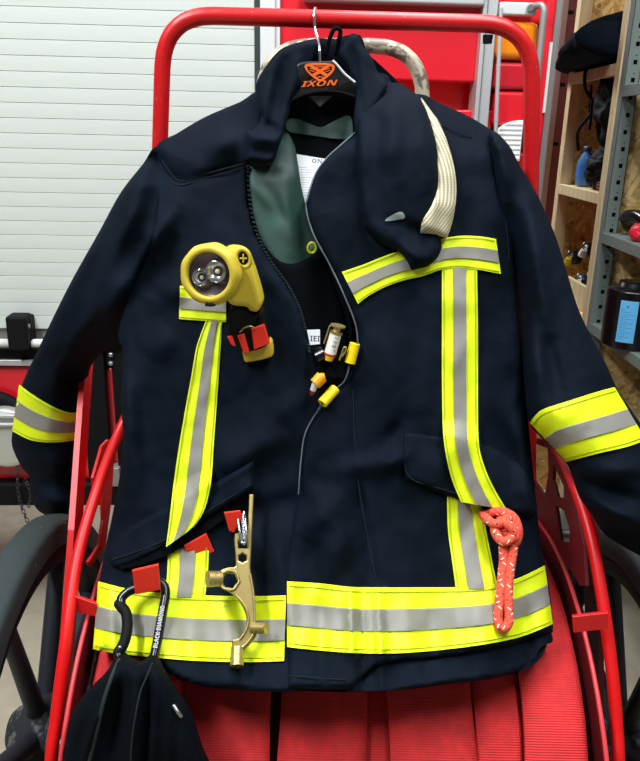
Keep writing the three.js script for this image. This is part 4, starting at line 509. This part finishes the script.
  seam([[434, 122], [470, 137], [504, 151]], zR); seam([[353, 390], [354, 430], [358, 480], [368, 540], [376, 580]], zR); seam([[503, 152], [504, 200], [509, 260]], zR);
  seam([[406, 436], [408, 475], [445, 490], [480, 501], [506, 508]], zPR); seam([[112, 560], [165, 540], [205, 513], [250, 485]], zPL); seam([[290, 676], [345, 680]], zR);
  // reflective bands: yellow tape with a silver band sewn on it
  const near = (pl, x, y) => sstep(-18, 0, (inside(pl, x, y) ? 1 : -1) * edgeDist(pl, x, y));
  function strip(top, bot, zf, host, off = 0.0025, f0 = 0.33, f1 = 0.66, cell = 5) {
    const n = 40, at = (pl) => { const L = [0]; for (let i = 1; i < pl.length; i++) L.push(L[i - 1] + Math.hypot(pl[i][0] - pl[i - 1][0], pl[i][1] - pl[i - 1][1])); return u => { const s = u * L[L.length - 1]; let i = 1; while (i < L.length - 1 && L[i] < s) i++; const k = (s - L[i - 1]) / (L[i] - L[i - 1] || 1); return [pl[i - 1][0] + (pl[i][0] - pl[i - 1][0]) * k, pl[i - 1][1] + (pl[i][1] - pl[i - 1][1]) * k]; }; };
    const a = at(smooth(top, 6, false)), b = at(smooth(bot, 6, false));
    const poly = (v0, v1) => { const o = []; for (let i = 0; i <= n; i++) { const p = a(i / n), q = b(i / n); o.push([p[0] + (q[0] - p[0]) * v0, p[1] + (q[1] - p[1]) * v0]); } for (let i = n; i >= 0; i--) { const p = a(i / n), q = b(i / n); o.push([p[0] + (q[0] - p[0]) * v1, p[1] + (q[1] - p[1]) * v1]); } return o; };
    const y = part(host, 'reflective_band', sheet(poly(0, 1), (x, yy) => zf(x, yy) + off, { th: 0.0016, cell: Math.min(cell, 3) }), M.yellowStrip, host === t ? undefined : undefined);
    const s = part(host === t ? y : host, 'silver_band', sheet(poly(f0, f1), (x, yy) => zf(x, yy) + off + 0.0026, { th: 0.0026, cell: Math.min(cell, 3) }), M.silver);
    const st = []; for (const v of [0.06, 0.94]) { const pts = []; for (let i = 0; i <= 40; i++) { const p = a(0.01 + 0.98 * i / 40), q = b(0.01 + 0.98 * i / 40), X = p[0] + (q[0] - p[0]) * v, Y = p[1] + (q[1] - p[1]) * v; pts.push(P(X, Y, zf(X, Y) + off + 0.0012)); } st.push(tube(pts, 0.0006, 90, 5)); }
    part(host === t ? y : host, 'stitching', join(st), std(S(170, 185, 10), 0.8));
    return y;
  }
  strip([[98, 582], [130, 590], [165, 594], [205, 596], [250, 597], [286, 596]], [[93, 649], [105, 652], [150, 657], [200, 661], [250, 662], [284, 661]], zL, t, 0.003, 0.37, 0.68);
  strip([[287, 582], [320, 584], [350, 587.5], [375, 588], [420, 588], [480, 587], [515, 580], [545, 566]], [[287, 647], [320, 650.5], [355, 653], [390, 653.5], [430, 651], [480, 645], [520, 637], [553, 624]], zR, t, 0.003, 0.34, 0.66);
  strip([[342, 272], [364, 264.5], [380, 258], [396, 252], [420, 246], [441, 239], [460, 236], [480, 236.5], [496, 239]], [[358, 304], [366, 297.5], [385, 287], [405, 280], [423, 276], [440, 270], [458, 267.5], [480, 270], [501, 274]], zR, t, 0.0045, 0.33, 0.68);
  strip([[442, 268], [442, 320], [442, 380], [443, 430], [446, 455], [452, 480], [461, 502]], [[477, 268], [478, 330], [478, 400], [479, 445], [485, 468], [495, 490], [507, 510]], (x, y) => zR(x, y) + 0.016 * near(pfR, x, y), t, 0.0032, 0.33, 0.68, 4);
  strip([[447, 496], [448, 530], [452, 560], [456, 589]], [[481, 503], [488, 540], [493, 565], [498, 589]], zR, t, 0.002, 0.3, 0.68);
  strip([[180, 286], [200, 288], [226, 291]], [[179, 319], [200, 320.5], [226, 322]], zL, t, 0.004, 0.34, 0.68);
  strip([[207, 318], [197, 345], [192, 372], [186, 405], [180, 440], [174, 480], [170, 515], [166, 547]], [[222, 322], [220, 355], [217, 400], [214, 440], [211, 482], [205, 508], [196, 524], [186, 533]], (x, y) => zL(x, y) + 0.0185 * near(pfL, x, y), t, 0.003, 0.34, 0.68, 4);
  strip([[168, 552], [167, 575], [165, 597]], [[209, 540], [208, 570], [205, 597]], zL, t, 0.002, 0.3, 0.66);
  strip([[19, 385], [34, 396], [54, 407.5], [70, 413], [84, 411.5]], [[12, 431], [30, 440], [50, 442.5], [70, 441], [82, 438.5]], zSL, t, 0.003, 0.34, 0.7, 4);
  strip([[530, 423], [541, 411], [570, 401], [600, 391.5], [615, 387.5]], [[566, 462], [573, 460], [600, 453], [628, 446.5], [646, 440]], zSR, t, 0.003, 0.42, 0.69, 4);
  // webbing tabs on the left pocket
  const tab = (poly, z, th = 0.004) => part(t, 'webbing_tab', slab(poly, z, th, 0.001), M.redWeb, 'red webbing tab');
  tab([[132, 571], [158, 565], [160, 590], [135, 595]], zL(146, 580) + 0.052, 0.005);
  tab([[184, 546], [206, 534], [214, 552], [191, 561]], zPL(200, 520) + 0.012);
  tab([[224, 513], [240, 511], [243, 517], [234, 533], [229, 531]], zL(235, 522) + 0.014);
  part(t, 'pocket_gusset', sheet(smooth([[118, 562], [165, 548], [205, 521], [250, 492], [250, 500], [206, 532], [166, 556], [122, 569]], 3), (x, y) => zL(x, y) + 0.009, { th: 0.005, cell: 3 }), M.lining);
  // inside pocket at the chest holding small tools
  part(t, 'tool_pocket', sheet(smooth([[314, 346], [330, 356], [352, 362], [350, 372], [344, 378], [318, 374], [313, 362]], 3), (x, y) => zBack(y) + 0.085, { th: 0.006, cell: 3 }), M.lining);
  { const g = sheet([[307, 330], [320, 329.5], [320, 344], [310, 345]], (x, y) => zBack(y) + 0.07, { th: 0.0008, cell: 4 }), u = g.attributes.uv, p = g.attributes.position, a = P(307, 329, zBack(336) + 0.07), b = P(320.5, 345, zBack(336) + 0.07); for (let i = 0; i < p.count; i++) u.setXY(i, (p.getX(i) - a.x) / (b.x - a.x), 1 - (a.y - p.getY(i)) / (a.y - b.y)); part(t, 'brand_label', g, std(0xffffff, 0.7, 0, { map: canvasTex(96, 112, (c, w, h) => { c.fillStyle = '#d5d8da'; c.fillRect(0, 0, w, h); c.fillStyle = '#303438'; c.font = 'bold 52px sans-serif'; c.fillText('IEI', 22, 84); }) }), 'small white woven label'); }
}

// ------------------------------------------------------------------ hanger
{
  const z = -0.074, t = thing('coat_hanger', 'black plastic coat hanger with orange logo, hooked over the red bar', 'hanger', P(320, 130, z));
  const hp = smooth([[297, 64], [305, 61.5], [320, 61], [334, 61], [338, 66], [345, 74], [354, 81.5], [374, 96], [396, 108], [400, 114], [394, 118], [374, 110], [356, 99], [340, 93], [322, 92], [306, 95], [292, 101], [270, 113], [262, 114], [258, 108], [266, 99], [282, 86], [292, 72]], 4);
  const hg = slab(hp, z, 0.014, 0.003), hx = P(320, 70, z).x; { const p = hg.attributes.position; for (let i = 0; i < p.count; i++) { const k = Math.max(0, Math.abs(p.getX(i) - hx) - 0.045); p.setZ(i, p.getZ(i) - 0.5 * Math.min(k, 0.05)); } hg.computeVertexNormals(); }
  part(t, 'hanger_arms', hg, M.hanger);
  part(t, 'edge_strip', tube([[333.5, 61.2], [338, 66], [345, 74.2], [354.5, 82]].map(p => P(p[0], p[1], z + 0.0005)), 0.0018, 30, 8), std(S(200, 202, 205), 0.4));
  part(t, 'hook', tube([P(320, 62, z - 0.008), P(319.5, 50, z - 0.008), P(317.5, 38, -0.115), P(315, 28, -0.129), P(314, 16, -0.13), P(314.6, 9.5, -0.139), P(316, 8.6, -0.155), P(317, 14, -0.17), P(318, 22, -0.172)], 0.0021, 70, 10), M.chrome);
  // shield with crossed panels and the word below it, raised print
  const zl = z + 0.0012;
  const sh = smooth([[304.5, 67], [306.5, 64.2], [313, 63.4], [320, 63.2], [327, 63.4], [333.5, 64.6], [335, 67.5], [333, 72], [328, 77], [322, 81.2], [319.8, 81.6], [313, 77.4], [307.5, 72]], 4);
  const holes = [[[313, 65.4], [326.5, 65.4], [320, 69.2]], [[307, 66.8], [309.5, 66.4], [317, 71.2], [312, 74.2], [308, 70.5]], [[332.4, 66.8], [330, 66.4], [323, 71.2], [327.5, 74.2], [331.5, 70.5]], [[320, 73.4], [325, 76.2], [320.2, 79.6], [315, 76.2]]];
  const lg = part(t, 'logo_shield', slab(sh, zl, 0.002, 0.0002, holes, 1), M.orange, 'orange shield logo');
  const bars = []; for (const [a, b] of [[[310, 68.2], [315.5, 69.8]], [[309.5, 70.2], [314.5, 71.6]], [[330, 68.2], [324.5, 69.8]], [[330.5, 70.2], [325.5, 71.6]], [[316, 67], [324, 67]], [[317, 77], [323, 77]]]) bars.push(rod(P(a[0], a[1], zl - 0.0004), P(b[0], b[1], zl - 0.0004), 0.0006, 0.0006, 6)); part(lg, 'shield_lines', join(bars), M.orange);
  const { FontLoader } = await import('three/addons/loaders/FontLoader.js'); const { TextGeometry } = await import('three/addons/geometries/TextGeometry.js');
  const font = await new FontLoader().loadAsync('fonts/droid/droid_sans_bold.typeface.json');
  const A = P(303, 86.8, zl), B = P(337, 85.2, zl), Lw = B.distanceTo(A);
  const tg = new TextGeometry('IXON', { font, size: 1, depth: 0.08, curveSegments: 4 }); tg.computeBoundingBox(); const bb = tg.boundingBox, sx = Lw / (bb.max.x - bb.min.x), sy = 0.0076; const p = tg.attributes.position; for (let i = 0; i < p.count; i++) { const x = p.getX(i) - bb.min.x, y = p.getY(i); p.setXYZ(i, x * sx + y * sy * 0.6 - 0.003, y * sy, p.getZ(i) * 0.012); } tg.computeVertexNormals(); tg.rotateZ(Math.atan2(B.y - A.y, B.x - A.x)); tg.translate(A.x, A.y, zl - 0.0006); part(t, 'logo_word', tg, M.orange, 'orange brand word');
  part(t, 'hanger_bar', slab([[309, 96], [332, 96], [320, 107]], z - 0.012, 0.004, 0.001), std(S(70, 74, 78), 0.4));
}

// ------------------------------------------------------------------ right angle lamp clipped to the chest
{
  const zc = zL(245, 310) + 0.004, t = thing('chest_lamp', 'yellow right-angle torch clipped to the left chest of the coat', 'torch', P(255, 355, zc));
  const bodyP = smooth([[222, 252], [240, 250], [250, 262], [262, 302], [258, 312], [250, 312], [246, 308], [232, 306], [226, 300], [222, 280]], 4);
  part(t, 'lamp_body', slab(bodyP, zc + 0.05, 0.046, 0.008, [], 3), M.lampYellow);
  part(t, 'battery_cap', slab(smooth([[243, 347], [268, 340], [273, 355], [269, 358.5], [246, 363], [243, 358]], 3), zc + 0.034, 0.03, 0.004), M.lampYellow);
  part(t, 'holder', slab(smooth([[228, 312], [240, 308], [254, 314], [262, 312], [264, 325], [268, 345], [248, 353], [238, 350], [229, 335]], 4), zc + 0.044, 0.04, 0.006, [], 3), M.black);
  part(t, 'holder_strap', slab([[251, 329], [264, 324.5], [270, 344], [254, 350]], zc + 0.05, 0.006, 0.0015), M.redWeb, 'red strap');
  part(t, 'holder_strap', slab([[237, 336], [244, 334], [249, 352], [244, 354]], zc + 0.05, 0.006, 0.0015), M.redWeb, 'red strap');
  part(t, 'holder_strap', slab([[227, 337], [232, 336], [236, 347], [231, 345]], zc + 0.046, 0.006, 0.0015), M.redWeb, 'red strap');
  part(t, 'clip_wire', tube([P(240, 332, zc + 0.052), P(245, 327.5, zc + 0.054), P(251, 326.5, zc + 0.054), P(255, 328, zc + 0.052)], 0.0012, 24, 6), M.brass);
  // switch ring
  { const c = P(243.5, 258, zc + 0.07); const g = new THREE.TorusGeometry(0.0105, 0.0032, 10, 28); g.scale(0.85, 1.15, 1.2); g.rotateZ(0.3); g.translate(c.x, c.y, c.z); const r = part(t, 'switch_ring', g, M.lampYellow); const k = new THREE.CylinderGeometry(0.008, 0.008, 0.012, 16); k.rotateX(Math.PI / 2); k.scale(0.85, 1.15, 1); k.translate(c.x, c.y, c.z - 0.004); part(r, 'switch_knob', k, M.black); part(r, 'switch_mark', join([box(c.x - 0.005, c.y - 0.001, c.z + 0.002, c.x + 0.005, c.y + 0.001, c.z + 0.004, 0.0005), box(c.x - 0.001, c.y - 0.006, c.z + 0.002, c.x + 0.001, c.y + 0.006, c.z + 0.004, 0.0005)]), M.lampYellow); }
  // head: faceted bezel round a clear lens with two reflectors
  const c = P(208.5, 274.5, zc + 0.088), axis = V(-0.2, 0.12, 1).normalize(), qh = new THREE.Quaternion().setFromUnitVectors(V(0, 0, 1), axis);
  const place = (g, x = 0, y = 0, z = 0) => { g.translate(x, y, z); g.applyQuaternion(qh); g.translate(c.x, c.y, c.z); return g; };
  const lat = (pts, n) => { const g = new THREE.LatheGeometry(pts.map(q => new THREE.Vector2(q[0], q[1])), n); g.rotateX(Math.PI / 2); return g; };
  const R = 0.0405;
  const bz = lat([[0.0285, -0.012], [0.029, 0.0], [0.031, 0.003], [0.036, 0.003], [R, -0.003], [R + 0.001, -0.016], [R - 0.005, -0.022], [R - 0.008, -0.045], [R - 0.014, -0.06], [0.02, -0.068], [0, -0.068]], 60);
  { const p = bz.attributes.position; for (let i = 0; i < p.count; i++) { const x = p.getX(i), y = p.getY(i), r = Math.hypot(x, y); if (r > 0.037 && p.getZ(i) > -0.02) { const a = Math.atan2(y, x), k = 1 + 0.014 * Math.cos(a * 9); p.setX(i, x * k); p.setY(i, y * k); } } bz.computeVertexNormals(); }
  part(t, 'bezel', place(bz), M.lampYellow);
  const refl = part(t, 'reflector', place(lat([[0.029, -0.003], [0.028, -0.01], [0.0, -0.012]], 40)), std(S(120, 105, 112), 0.25, 0.8));
  for (const [x, y, r] of [[0.009, 0.004, 0.0135], [-0.013, -0.005, 0.0105]]) { part(refl, 'reflector_cup', place(lat([[r, 0.0], [r * 1.06, 0.0005], [r * 1.06, -0.001], [r * 0.75, -0.006], [r * 0.4, -0.0095], [0, -0.0105]].map(q => [q[0], q[1] - 0.003]), 30), x, y, 0), M.chrome); const s = new THREE.SphereGeometry(r * 0.26, 12, 8); part(refl, 'lamp_bulb', place(s, x, y, -0.010), std(S(225, 215, 185), 0.3)); }
  part(t, 'lens', place(lat([[0, 0.0012], [0.02, 0.0008], [0.029, -0.0005]], 40)), M.clear);
  part(t, 'bezel_catch', place(box(-0.004, -0.042, -0.01, 0.008, -0.0375, 0.004, 0.0015)), M.black);
}

// ------------------------------------------------------------------ small tools in the open chest
{
  const zt = y => zBack(y) + 0.097;
  const v = thing('test_vial', 'white and yellow capped vial standing in the chest pocket', 'vial', P(332, 360, zt(350)));
  part(v, 'vial_body', rod(P(330, 354, zt(350)), P(336, 333, zt(336)), 0.0085, 0.0085, 20), std(S(226, 222, 210), 0.35)); part(v, 'tip', rod(P(328.4, 361, zt(356)), P(330.2, 353.5, zt(350)), 0.005, 0.0084, 16), std(S(245, 190, 20), 0.35)); part(v, 'collar_ring', rod(P(336, 333.5, zt(336)), P(336.6, 331.5, zt(336)), 0.0095), M.brass);
  part(v, 'neck', rod(P(336.6, 331.5, zt(336)), P(338, 325.5, zt(336)), 0.005), std(S(235, 200, 120), 0.3)); part(v, 'flange', rod(P(337.9, 326.6, zt(336)), P(338.2, 325.2, zt(336)), 0.011), M.brass); part(v, 'band', rod(P(329.8, 354.8, zt(350)), P(330.3, 353, zt(350)), 0.0088), std(S(200, 50, 30), 0.4));
  part(v, 'clip', tube([P(324, 343, zt(340)), P(327, 334, zt(340)), P(330.5, 325.5, zt(336)), P(333, 326, zt(336))], 0.0012, 20, 6), M.brass);
  part(v, 'print', join([0, 1, 2, 3].map(i => rod(P(331 + i * 1.2, 349.5 - i * 4, zt(345) + 0.0085), P(335 + i * 1.2, 351 - i * 4, zt(345) + 0.0082), 0.0006, 0.0006, 5))), std(S(90, 90, 95), 0.6));
  const w = thing('marker_light', 'small orange torch with a red tip below the chest pocket', 'torch', P(314, 395, zt(390)));
  part(w, 'light_body', rod(P(315, 384, zt(390)), P(322, 376.5, zt(380)), 0.0085, 0.009, 16), std(S(248, 165, 15), 0.4)); part(w, 'neck', rod(P(312.8, 390.5, zt(390)), P(315, 384, zt(390)), 0.0042, 0.0048), M.white); part(w, 'tip', rod(P(311.3, 395, zt(390)), P(312.8, 390.3, zt(390)), 0.003, 0.0042), std(S(130, 15, 15), 0.3)); part(w, 'shoulder', rod(P(320.5, 378, zt(380)), P(325, 377, zt(380)), 0.0075, 0.006), std(S(240, 150, 10), 0.4));
  solo('brass_clip', tube([P(339.5, 360, zt(355)), P(342, 353, zt(350)), P(344, 347.5, zt(350)), P(346, 347.5, zt(350)), P(345.5, 351, zt(350)), P(342.5, 356, zt(352))], 0.0014, 30, 6), M.brass, 'tiny brass paper clip beside the white vial', 'clip');
  solo('black_whistle', join([rod(P(317, 357, zt(350) - 0.004), P(325, 353, zt(350) - 0.004), 0.009, 0.0085), rod(P(318, 348, zt(350) - 0.008), P(320, 355, zt(350) - 0.006), 0.006)]), M.blackGloss, 'glossy black whistle in the chest pocket left of the vial', 'whistle');
  const l = thing('toggle_lanyard', 'thin dark cord with two yellow toggles hanging at the coat opening', 'lanyard', P(340, 408, zt(400)));
  const zz = (x, y) => zR(clamp(x + 6, 0, 640), y) + 0.012;
  const b1 = [[354.6, 344], [350, 362.5]], b2 = [[335, 389], [322.5, 403]];
  part(l, 'cord', tube([P(358, 343, zz(358, 343)), P(354.6, 346, zz(354, 346)), P(350, 362, zz(350, 362)), P(347.5, 374, zz(348, 374)), P(343, 383, zz(343, 383)), P(335, 389.5, zz(335, 390)), P(323, 402, zz(323, 402)), P(318, 410, zz(318, 410))], 0.0013, 80, 8), std(S(60, 68, 74), 0.7));
  for (const b of [b1, b2]) { const A = P(b[0][0], b[0][1], zz(...b[0]) + 0.001), B = P(b[1][0], b[1][1], zz(...b[1]) + 0.001); const bead = part(l, 'toggle', rod(A, B, 0.0078, 0.0078, 20), M.yellowBead); for (const q of [A, B]) { const d = B.clone().sub(A).normalize(); part(bead, 'toggle_ring', (() => { const g = new THREE.TorusGeometry(0.0066, 0.0014, 6, 20); g.applyQuaternion(new THREE.Quaternion().setFromUnitVectors(V(0, 0, 1), d)); g.translate(q.x, q.y, q.z); return g; })(), M.yellowBead); } }
}

// ------------------------------------------------------------------ carabiner and dark pouch
{
  const pl = new Lean(140, 590, zL(140, 590) + 0.03, 655, zL(140, 640) + 0.045), t = thing('carabiner', 'black aluminium carabiner hanging from a red webbing tab', 'carabiner', P(138, 668, zL(140, 640) + 0.03));
  const q = (x, y, dz = 0) => pl.pt(x, y, dz);
  part(t, 'spine', tube([q(121, 603), q(121.5, 598.5), q(128, 592), q(138, 587.5), q(150, 583), q(158, 581.5), q(164, 586), q(165.5, 594), q(163, 610), q(159, 632), q(156, 648), q(153, 660), q(147, 667), q(135, 668), q(124, 664), q(118.5, 655), q(119, 650)], 0.0066, 130, 14), M.blackGloss);
  part(t, 'gate', tube([q(119, 604), q(121, 606.5), q(125.5, 612), q(127.3, 622), q(126, 636), q(122, 647), q(118.5, 652)], 0.0073, 60, 14), M.black); part(t, 'hinge_pin', (() => { const g = new THREE.SphereGeometry(0.0028, 10, 8); const c = q(119.8, 647.5, 0.0075); g.translate(c.x, c.y, c.z); return g; })(), M.steel);
  const { FontLoader } = await import('three/addons/loaders/FontLoader.js'); const { TextGeometry } = await import('three/addons/geometries/TextGeometry.js'); const font = await new FontLoader().loadAsync('fonts/droid/droid_sans_bold.typeface.json');
  const A = q(155.8, 648, 0.006), B = q(163.2, 606, 0.006), L = A.distanceTo(B); const g = new TextGeometry('BLACK DIAMOND', { font, size: 1, depth: 0.02, curveSegments: 3 }); g.computeBoundingBox(); const bb = g.boundingBox, s = L / (bb.max.x - bb.min.x); g.translate(-bb.min.x, -0.36, 0); g.scale(s, 0.006, 0.05); const x = B.clone().sub(A).normalize(), z = pl.n.clone().addScaledVector(x, -pl.n.dot(x)).normalize(), y = z.clone().cross(x); g.applyMatrix4(new THREE.Matrix4().makeBasis(x, y, z).setPosition(A)); part(t, 'lettering', g, std(S(185, 185, 185), 0.6), 'white lettering');
}
{
  const t = thing('dark_pouch', 'black cloth pouch hanging from the carabiner over the hose', 'pouch', P(140, 790, 0.3));
  const pl = smooth([[117, 655], [120, 650], [126, 653], [134, 659], [142, 661], [149, 655], [153, 651], [158, 656], [164, 668], [176, 688], [190, 708], [199, 735], [205, 752], [216, 775], [224, 800], [150, 830], [58, 830], [60, 790], [64, 755], [68, 728], [76, 706], [92, 686], [106, 672]], 4);
  const pf = folds([[118, 664, 78, 770, 5, 0.014], [124, 664, 100, 780, 8, -0.014], [136, 664, 128, 800, 10, 0.014], [150, 664, 142, 790, 5, -0.016], [154, 668, 150, 800, 6, 0.010], [160, 680, 190, 790, 8, 0.010], [172, 700, 180, 800, 6, -0.008], [90, 700, 72, 790, 6, -0.008]]);
  const zz = roller(pl, 16, 0.035, (x, y) => table([[640, 0.25], [654, 0.285], [664, 0.325], [700, 0.345], [760, 0.365], [830, 0.375]])(y) + pf(x, y) + 0.005 * fbm(x / 25, y / 40, 2, 3));
  part(t, 'pouch_body', sheet(pl, zz, { cell: 3, back: (x, y) => zz(x, y) - 0.03 }), M.navyDark);
  part(t, 'fold_highlight', tube([[119, 660], [112, 676], [104, 700], [98, 726], [92, 750], [86, 775]].map(([x, y]) => P(x, y, zz(x, y) + 0.001)), 0.0026, 50, 6), std(S(20, 33, 34), 0.85));  // raised greenish line paints the highlight along the left fold
  part(t, 'fold_highlight', tube([[152, 664], [147, 676], [141, 690], [136, 712], [132, 740], [130, 775]].map(([x, y]) => P(x, y, zz(x, y) + 0.001)), 0.0012, 50, 6), std(S(12, 18, 22), 0.9));  // thinner line paints the fainter highlight further right
  part(t, 'metal_eyelet', tube([P(174, 706, zz(174, 706) + 0.003), P(178, 712, zz(178, 712) + 0.005), P(181, 716, zz(181, 716) + 0.003)], 0.0024, 16, 8), M.steel);
}

// ------------------------------------------------------------------ brass multi key
{
  const pl = new Lean(240, 500, zL(240, 500) + 0.028, 660, zL(240, 655) + 0.018), t = thing('hydrant_wrench', 'brass multi-purpose hydrant wrench hanging from the left coat pocket', 'wrench', P(237, 668, zL(240, 655) + 0.02));
  const inner = smooth([[249.2, 494, 1], [253.5, 494, 1], [251.8, 530], [250.6, 556], [250, 567], [252, 582], [254.7, 598], [255.6, 618], [256.4, 634], [253.5, 640], [249, 645], [245, 649], [243.3, 652, 1], [232, 652, 1], [232.3, 640], [238, 638.5], [242.5, 633], [246, 624], [245.6, 615], [241.5, 605], [236, 597.5], [229, 592], [222, 588], [217, 582], [216.5, 575], [221, 570], [229, 567], [235.4, 566], [235.4, 555], [234.2, 541], [235, 533, 1], [246.8, 533, 1], [248, 520]], 3);
  part(t, 'key_body', pl.slab(inner, 0, 0.011, 0.002, [[[238.6, 540.2], [247, 540.2], [247, 548.2], [238.6, 548.2]], ngon(242.4, 558, 4.6, 6, Math.PI / 6), ngon(229.4, 580.3, 8.2, 6, 0.15)], 2), M.brass);
  const ridge = (pts, r) => part(t, 'rib', tube(pts.map(p => pl.pt(p[0], p[1], 0.001)), r, 40, 8), M.brass);
  ridge([[250.4, 575], [253, 590], [254.2, 605], [254.8, 622], [252.6, 635], [247, 643], [242, 648]], 0.0016); ridge([[236, 595.5], [242, 602], [247, 611], [248.2, 622], [245, 632], [240, 639]], 0.0016); ridge(ngon(229.4, 580.3, 9.9, 6, 0.15).concat([ngon(229.4, 580.3, 9.9, 6, 0.15)[0]]), 0.0018);
  part(t, 'spigot', rod(pl.pt(221, 578.5, -0.002), pl.pt(207.5, 579, +0.006), 0.010, 0.011, 20), M.brass); part(t, 'spigot', rod(pl.pt(252, 628, -0.001), pl.pt(266.5, 628.2, +0.008), 0.0072, 0.0076, 20), M.brass); part(t, 'spigot', rod(pl.pt(237.4, 648, -0.003), pl.pt(236.8, 666.5, +0.004), 0.0088, 0.0092, 20), M.brass);
  const s = thing('snap_hook', 'slim chrome snap hook holding the brass wrench to the pocket', 'hook', pl.pt(242, 540, 0)); part(s, 'hook_wire', tube([pl.pt(238, 520, +0.006), pl.pt(239.5, 531, +0.008), pl.pt(241.5, 542, +0.007), pl.pt(245, 543.5, +0.007), pl.pt(246.4, 535, +0.008), pl.pt(245.2, 522, +0.007), pl.pt(243.8, 512, +0.005)], 0.0019, 50, 8), M.chrome); part(s, 'hook_gate', rod(pl.pt(244.2, 540, +0.008), pl.pt(243.2, 514, +0.007), 0.0026), M.chrome);
}

// ------------------------------------------------------------------ knotted cord
{
  const pl = new Lean(502, 520, zR(502, 520) + 0.026, 625, zR(502, 625) + 0.016), t = thing('knotted_rope', 'short orange red rope loop tied in a knot under the right pocket', 'rope', pl.pt(502, 630));
  const ropeTex = canvasTex(128, 128, (c, w, h) => { c.fillStyle = '#e8553c'; c.fillRect(0, 0, w, h); c.lineWidth = 3; for (let i = -8; i < 16; i++) { c.strokeStyle = i % 2 ? '#c93f2c' : '#f0694e'; c.beginPath(); c.moveTo(i * 16, 0); c.lineTo(i * 16 + 128, 128); c.stroke(); } for (let i = 0; i < 4; i++) { c.fillStyle = '#4a2420'; c.fillRect(i * 32 + 22, (i * 71 + 20) % 118, 8, 7); c.fillStyle = i % 2 ? '#f3e7cf' : '#5a2a20'; c.save(); c.translate(i * 32 + 10, (i * 53) % 128); c.rotate(0.75); c.fillRect(-3, -10, 6, 20); c.restore(); c.save(); c.translate(i * 32 + 14, (i * 53 + 64) % 128); c.rotate(-0.75); c.fillStyle = i % 2 ? '#54302a' : '#f6ecd8'; c.fillRect(-3, -9, 6, 18); c.restore(); } }); ropeTex.wrapS = ropeTex.wrapT = THREE.RepeatWrapping;
  const mat = len => { const x = ropeTex.clone(); x.repeat.set(len / 0.03, 1); x.needsUpdate = true; return std(0xffffff, 0.8, 0, { map: x }); };
  const r = 0.0066, rope = (n, pts, len) => { const c = new THREE.CatmullRomCurve3(pts.map(p => pl.pt(p[0], p[1], p[2])), false, 'centripetal'); const g = new THREE.TubeGeometry(c, 90, r, 12); return part(t, n, g, mat(c.getLength())); };
  rope('loop', [[503, 546, 0.002], [503.5, 560, 0], [501.5, 580, -0.002], [499.5, 600, -0.003], [498, 618, -0.004], [500, 627, -0.004], [504.5, 628, -0.004], [509, 621, -0.004], [508.5, 606, -0.003], [508.5, 585, -0.001], [511, 565, 0.001], [514, 545, 0.004]]);
  rope('knot_strand', [[482, 514, -0.01], [487, 519, 0.004], [495, 524, 0.012], [503, 522, 0.014], [509, 517, 0.008], [513, 521, -0.002], [508, 529, -0.008]]);
  rope('knot_strand', [[488, 513, -0.008], [497, 511.5, 0.004], [507, 513, 0.008], [514, 518, 0.010], [518, 528, 0.008], [518, 537, 0.002], [513, 541, -0.006]]);
  rope('knot_strand', [[496, 528, -0.004], [500, 521, 0.004], [506, 523, 0.018], [513, 530, 0.018], [517, 540, 0.010], [512, 545, -0.002]]);
  rope('knot_strand', [[498, 536, -0.004], [502, 530, 0.003], [507, 533, 0.006], [510, 538, 0.002]]);
  rope('knot_strand', [[494, 524, 0.0], [496, 534, 0.010], [502, 541, 0.014], [509, 540, 0.016], [514, 533, 0.010]]);
}

renderer.render(scene, camera);
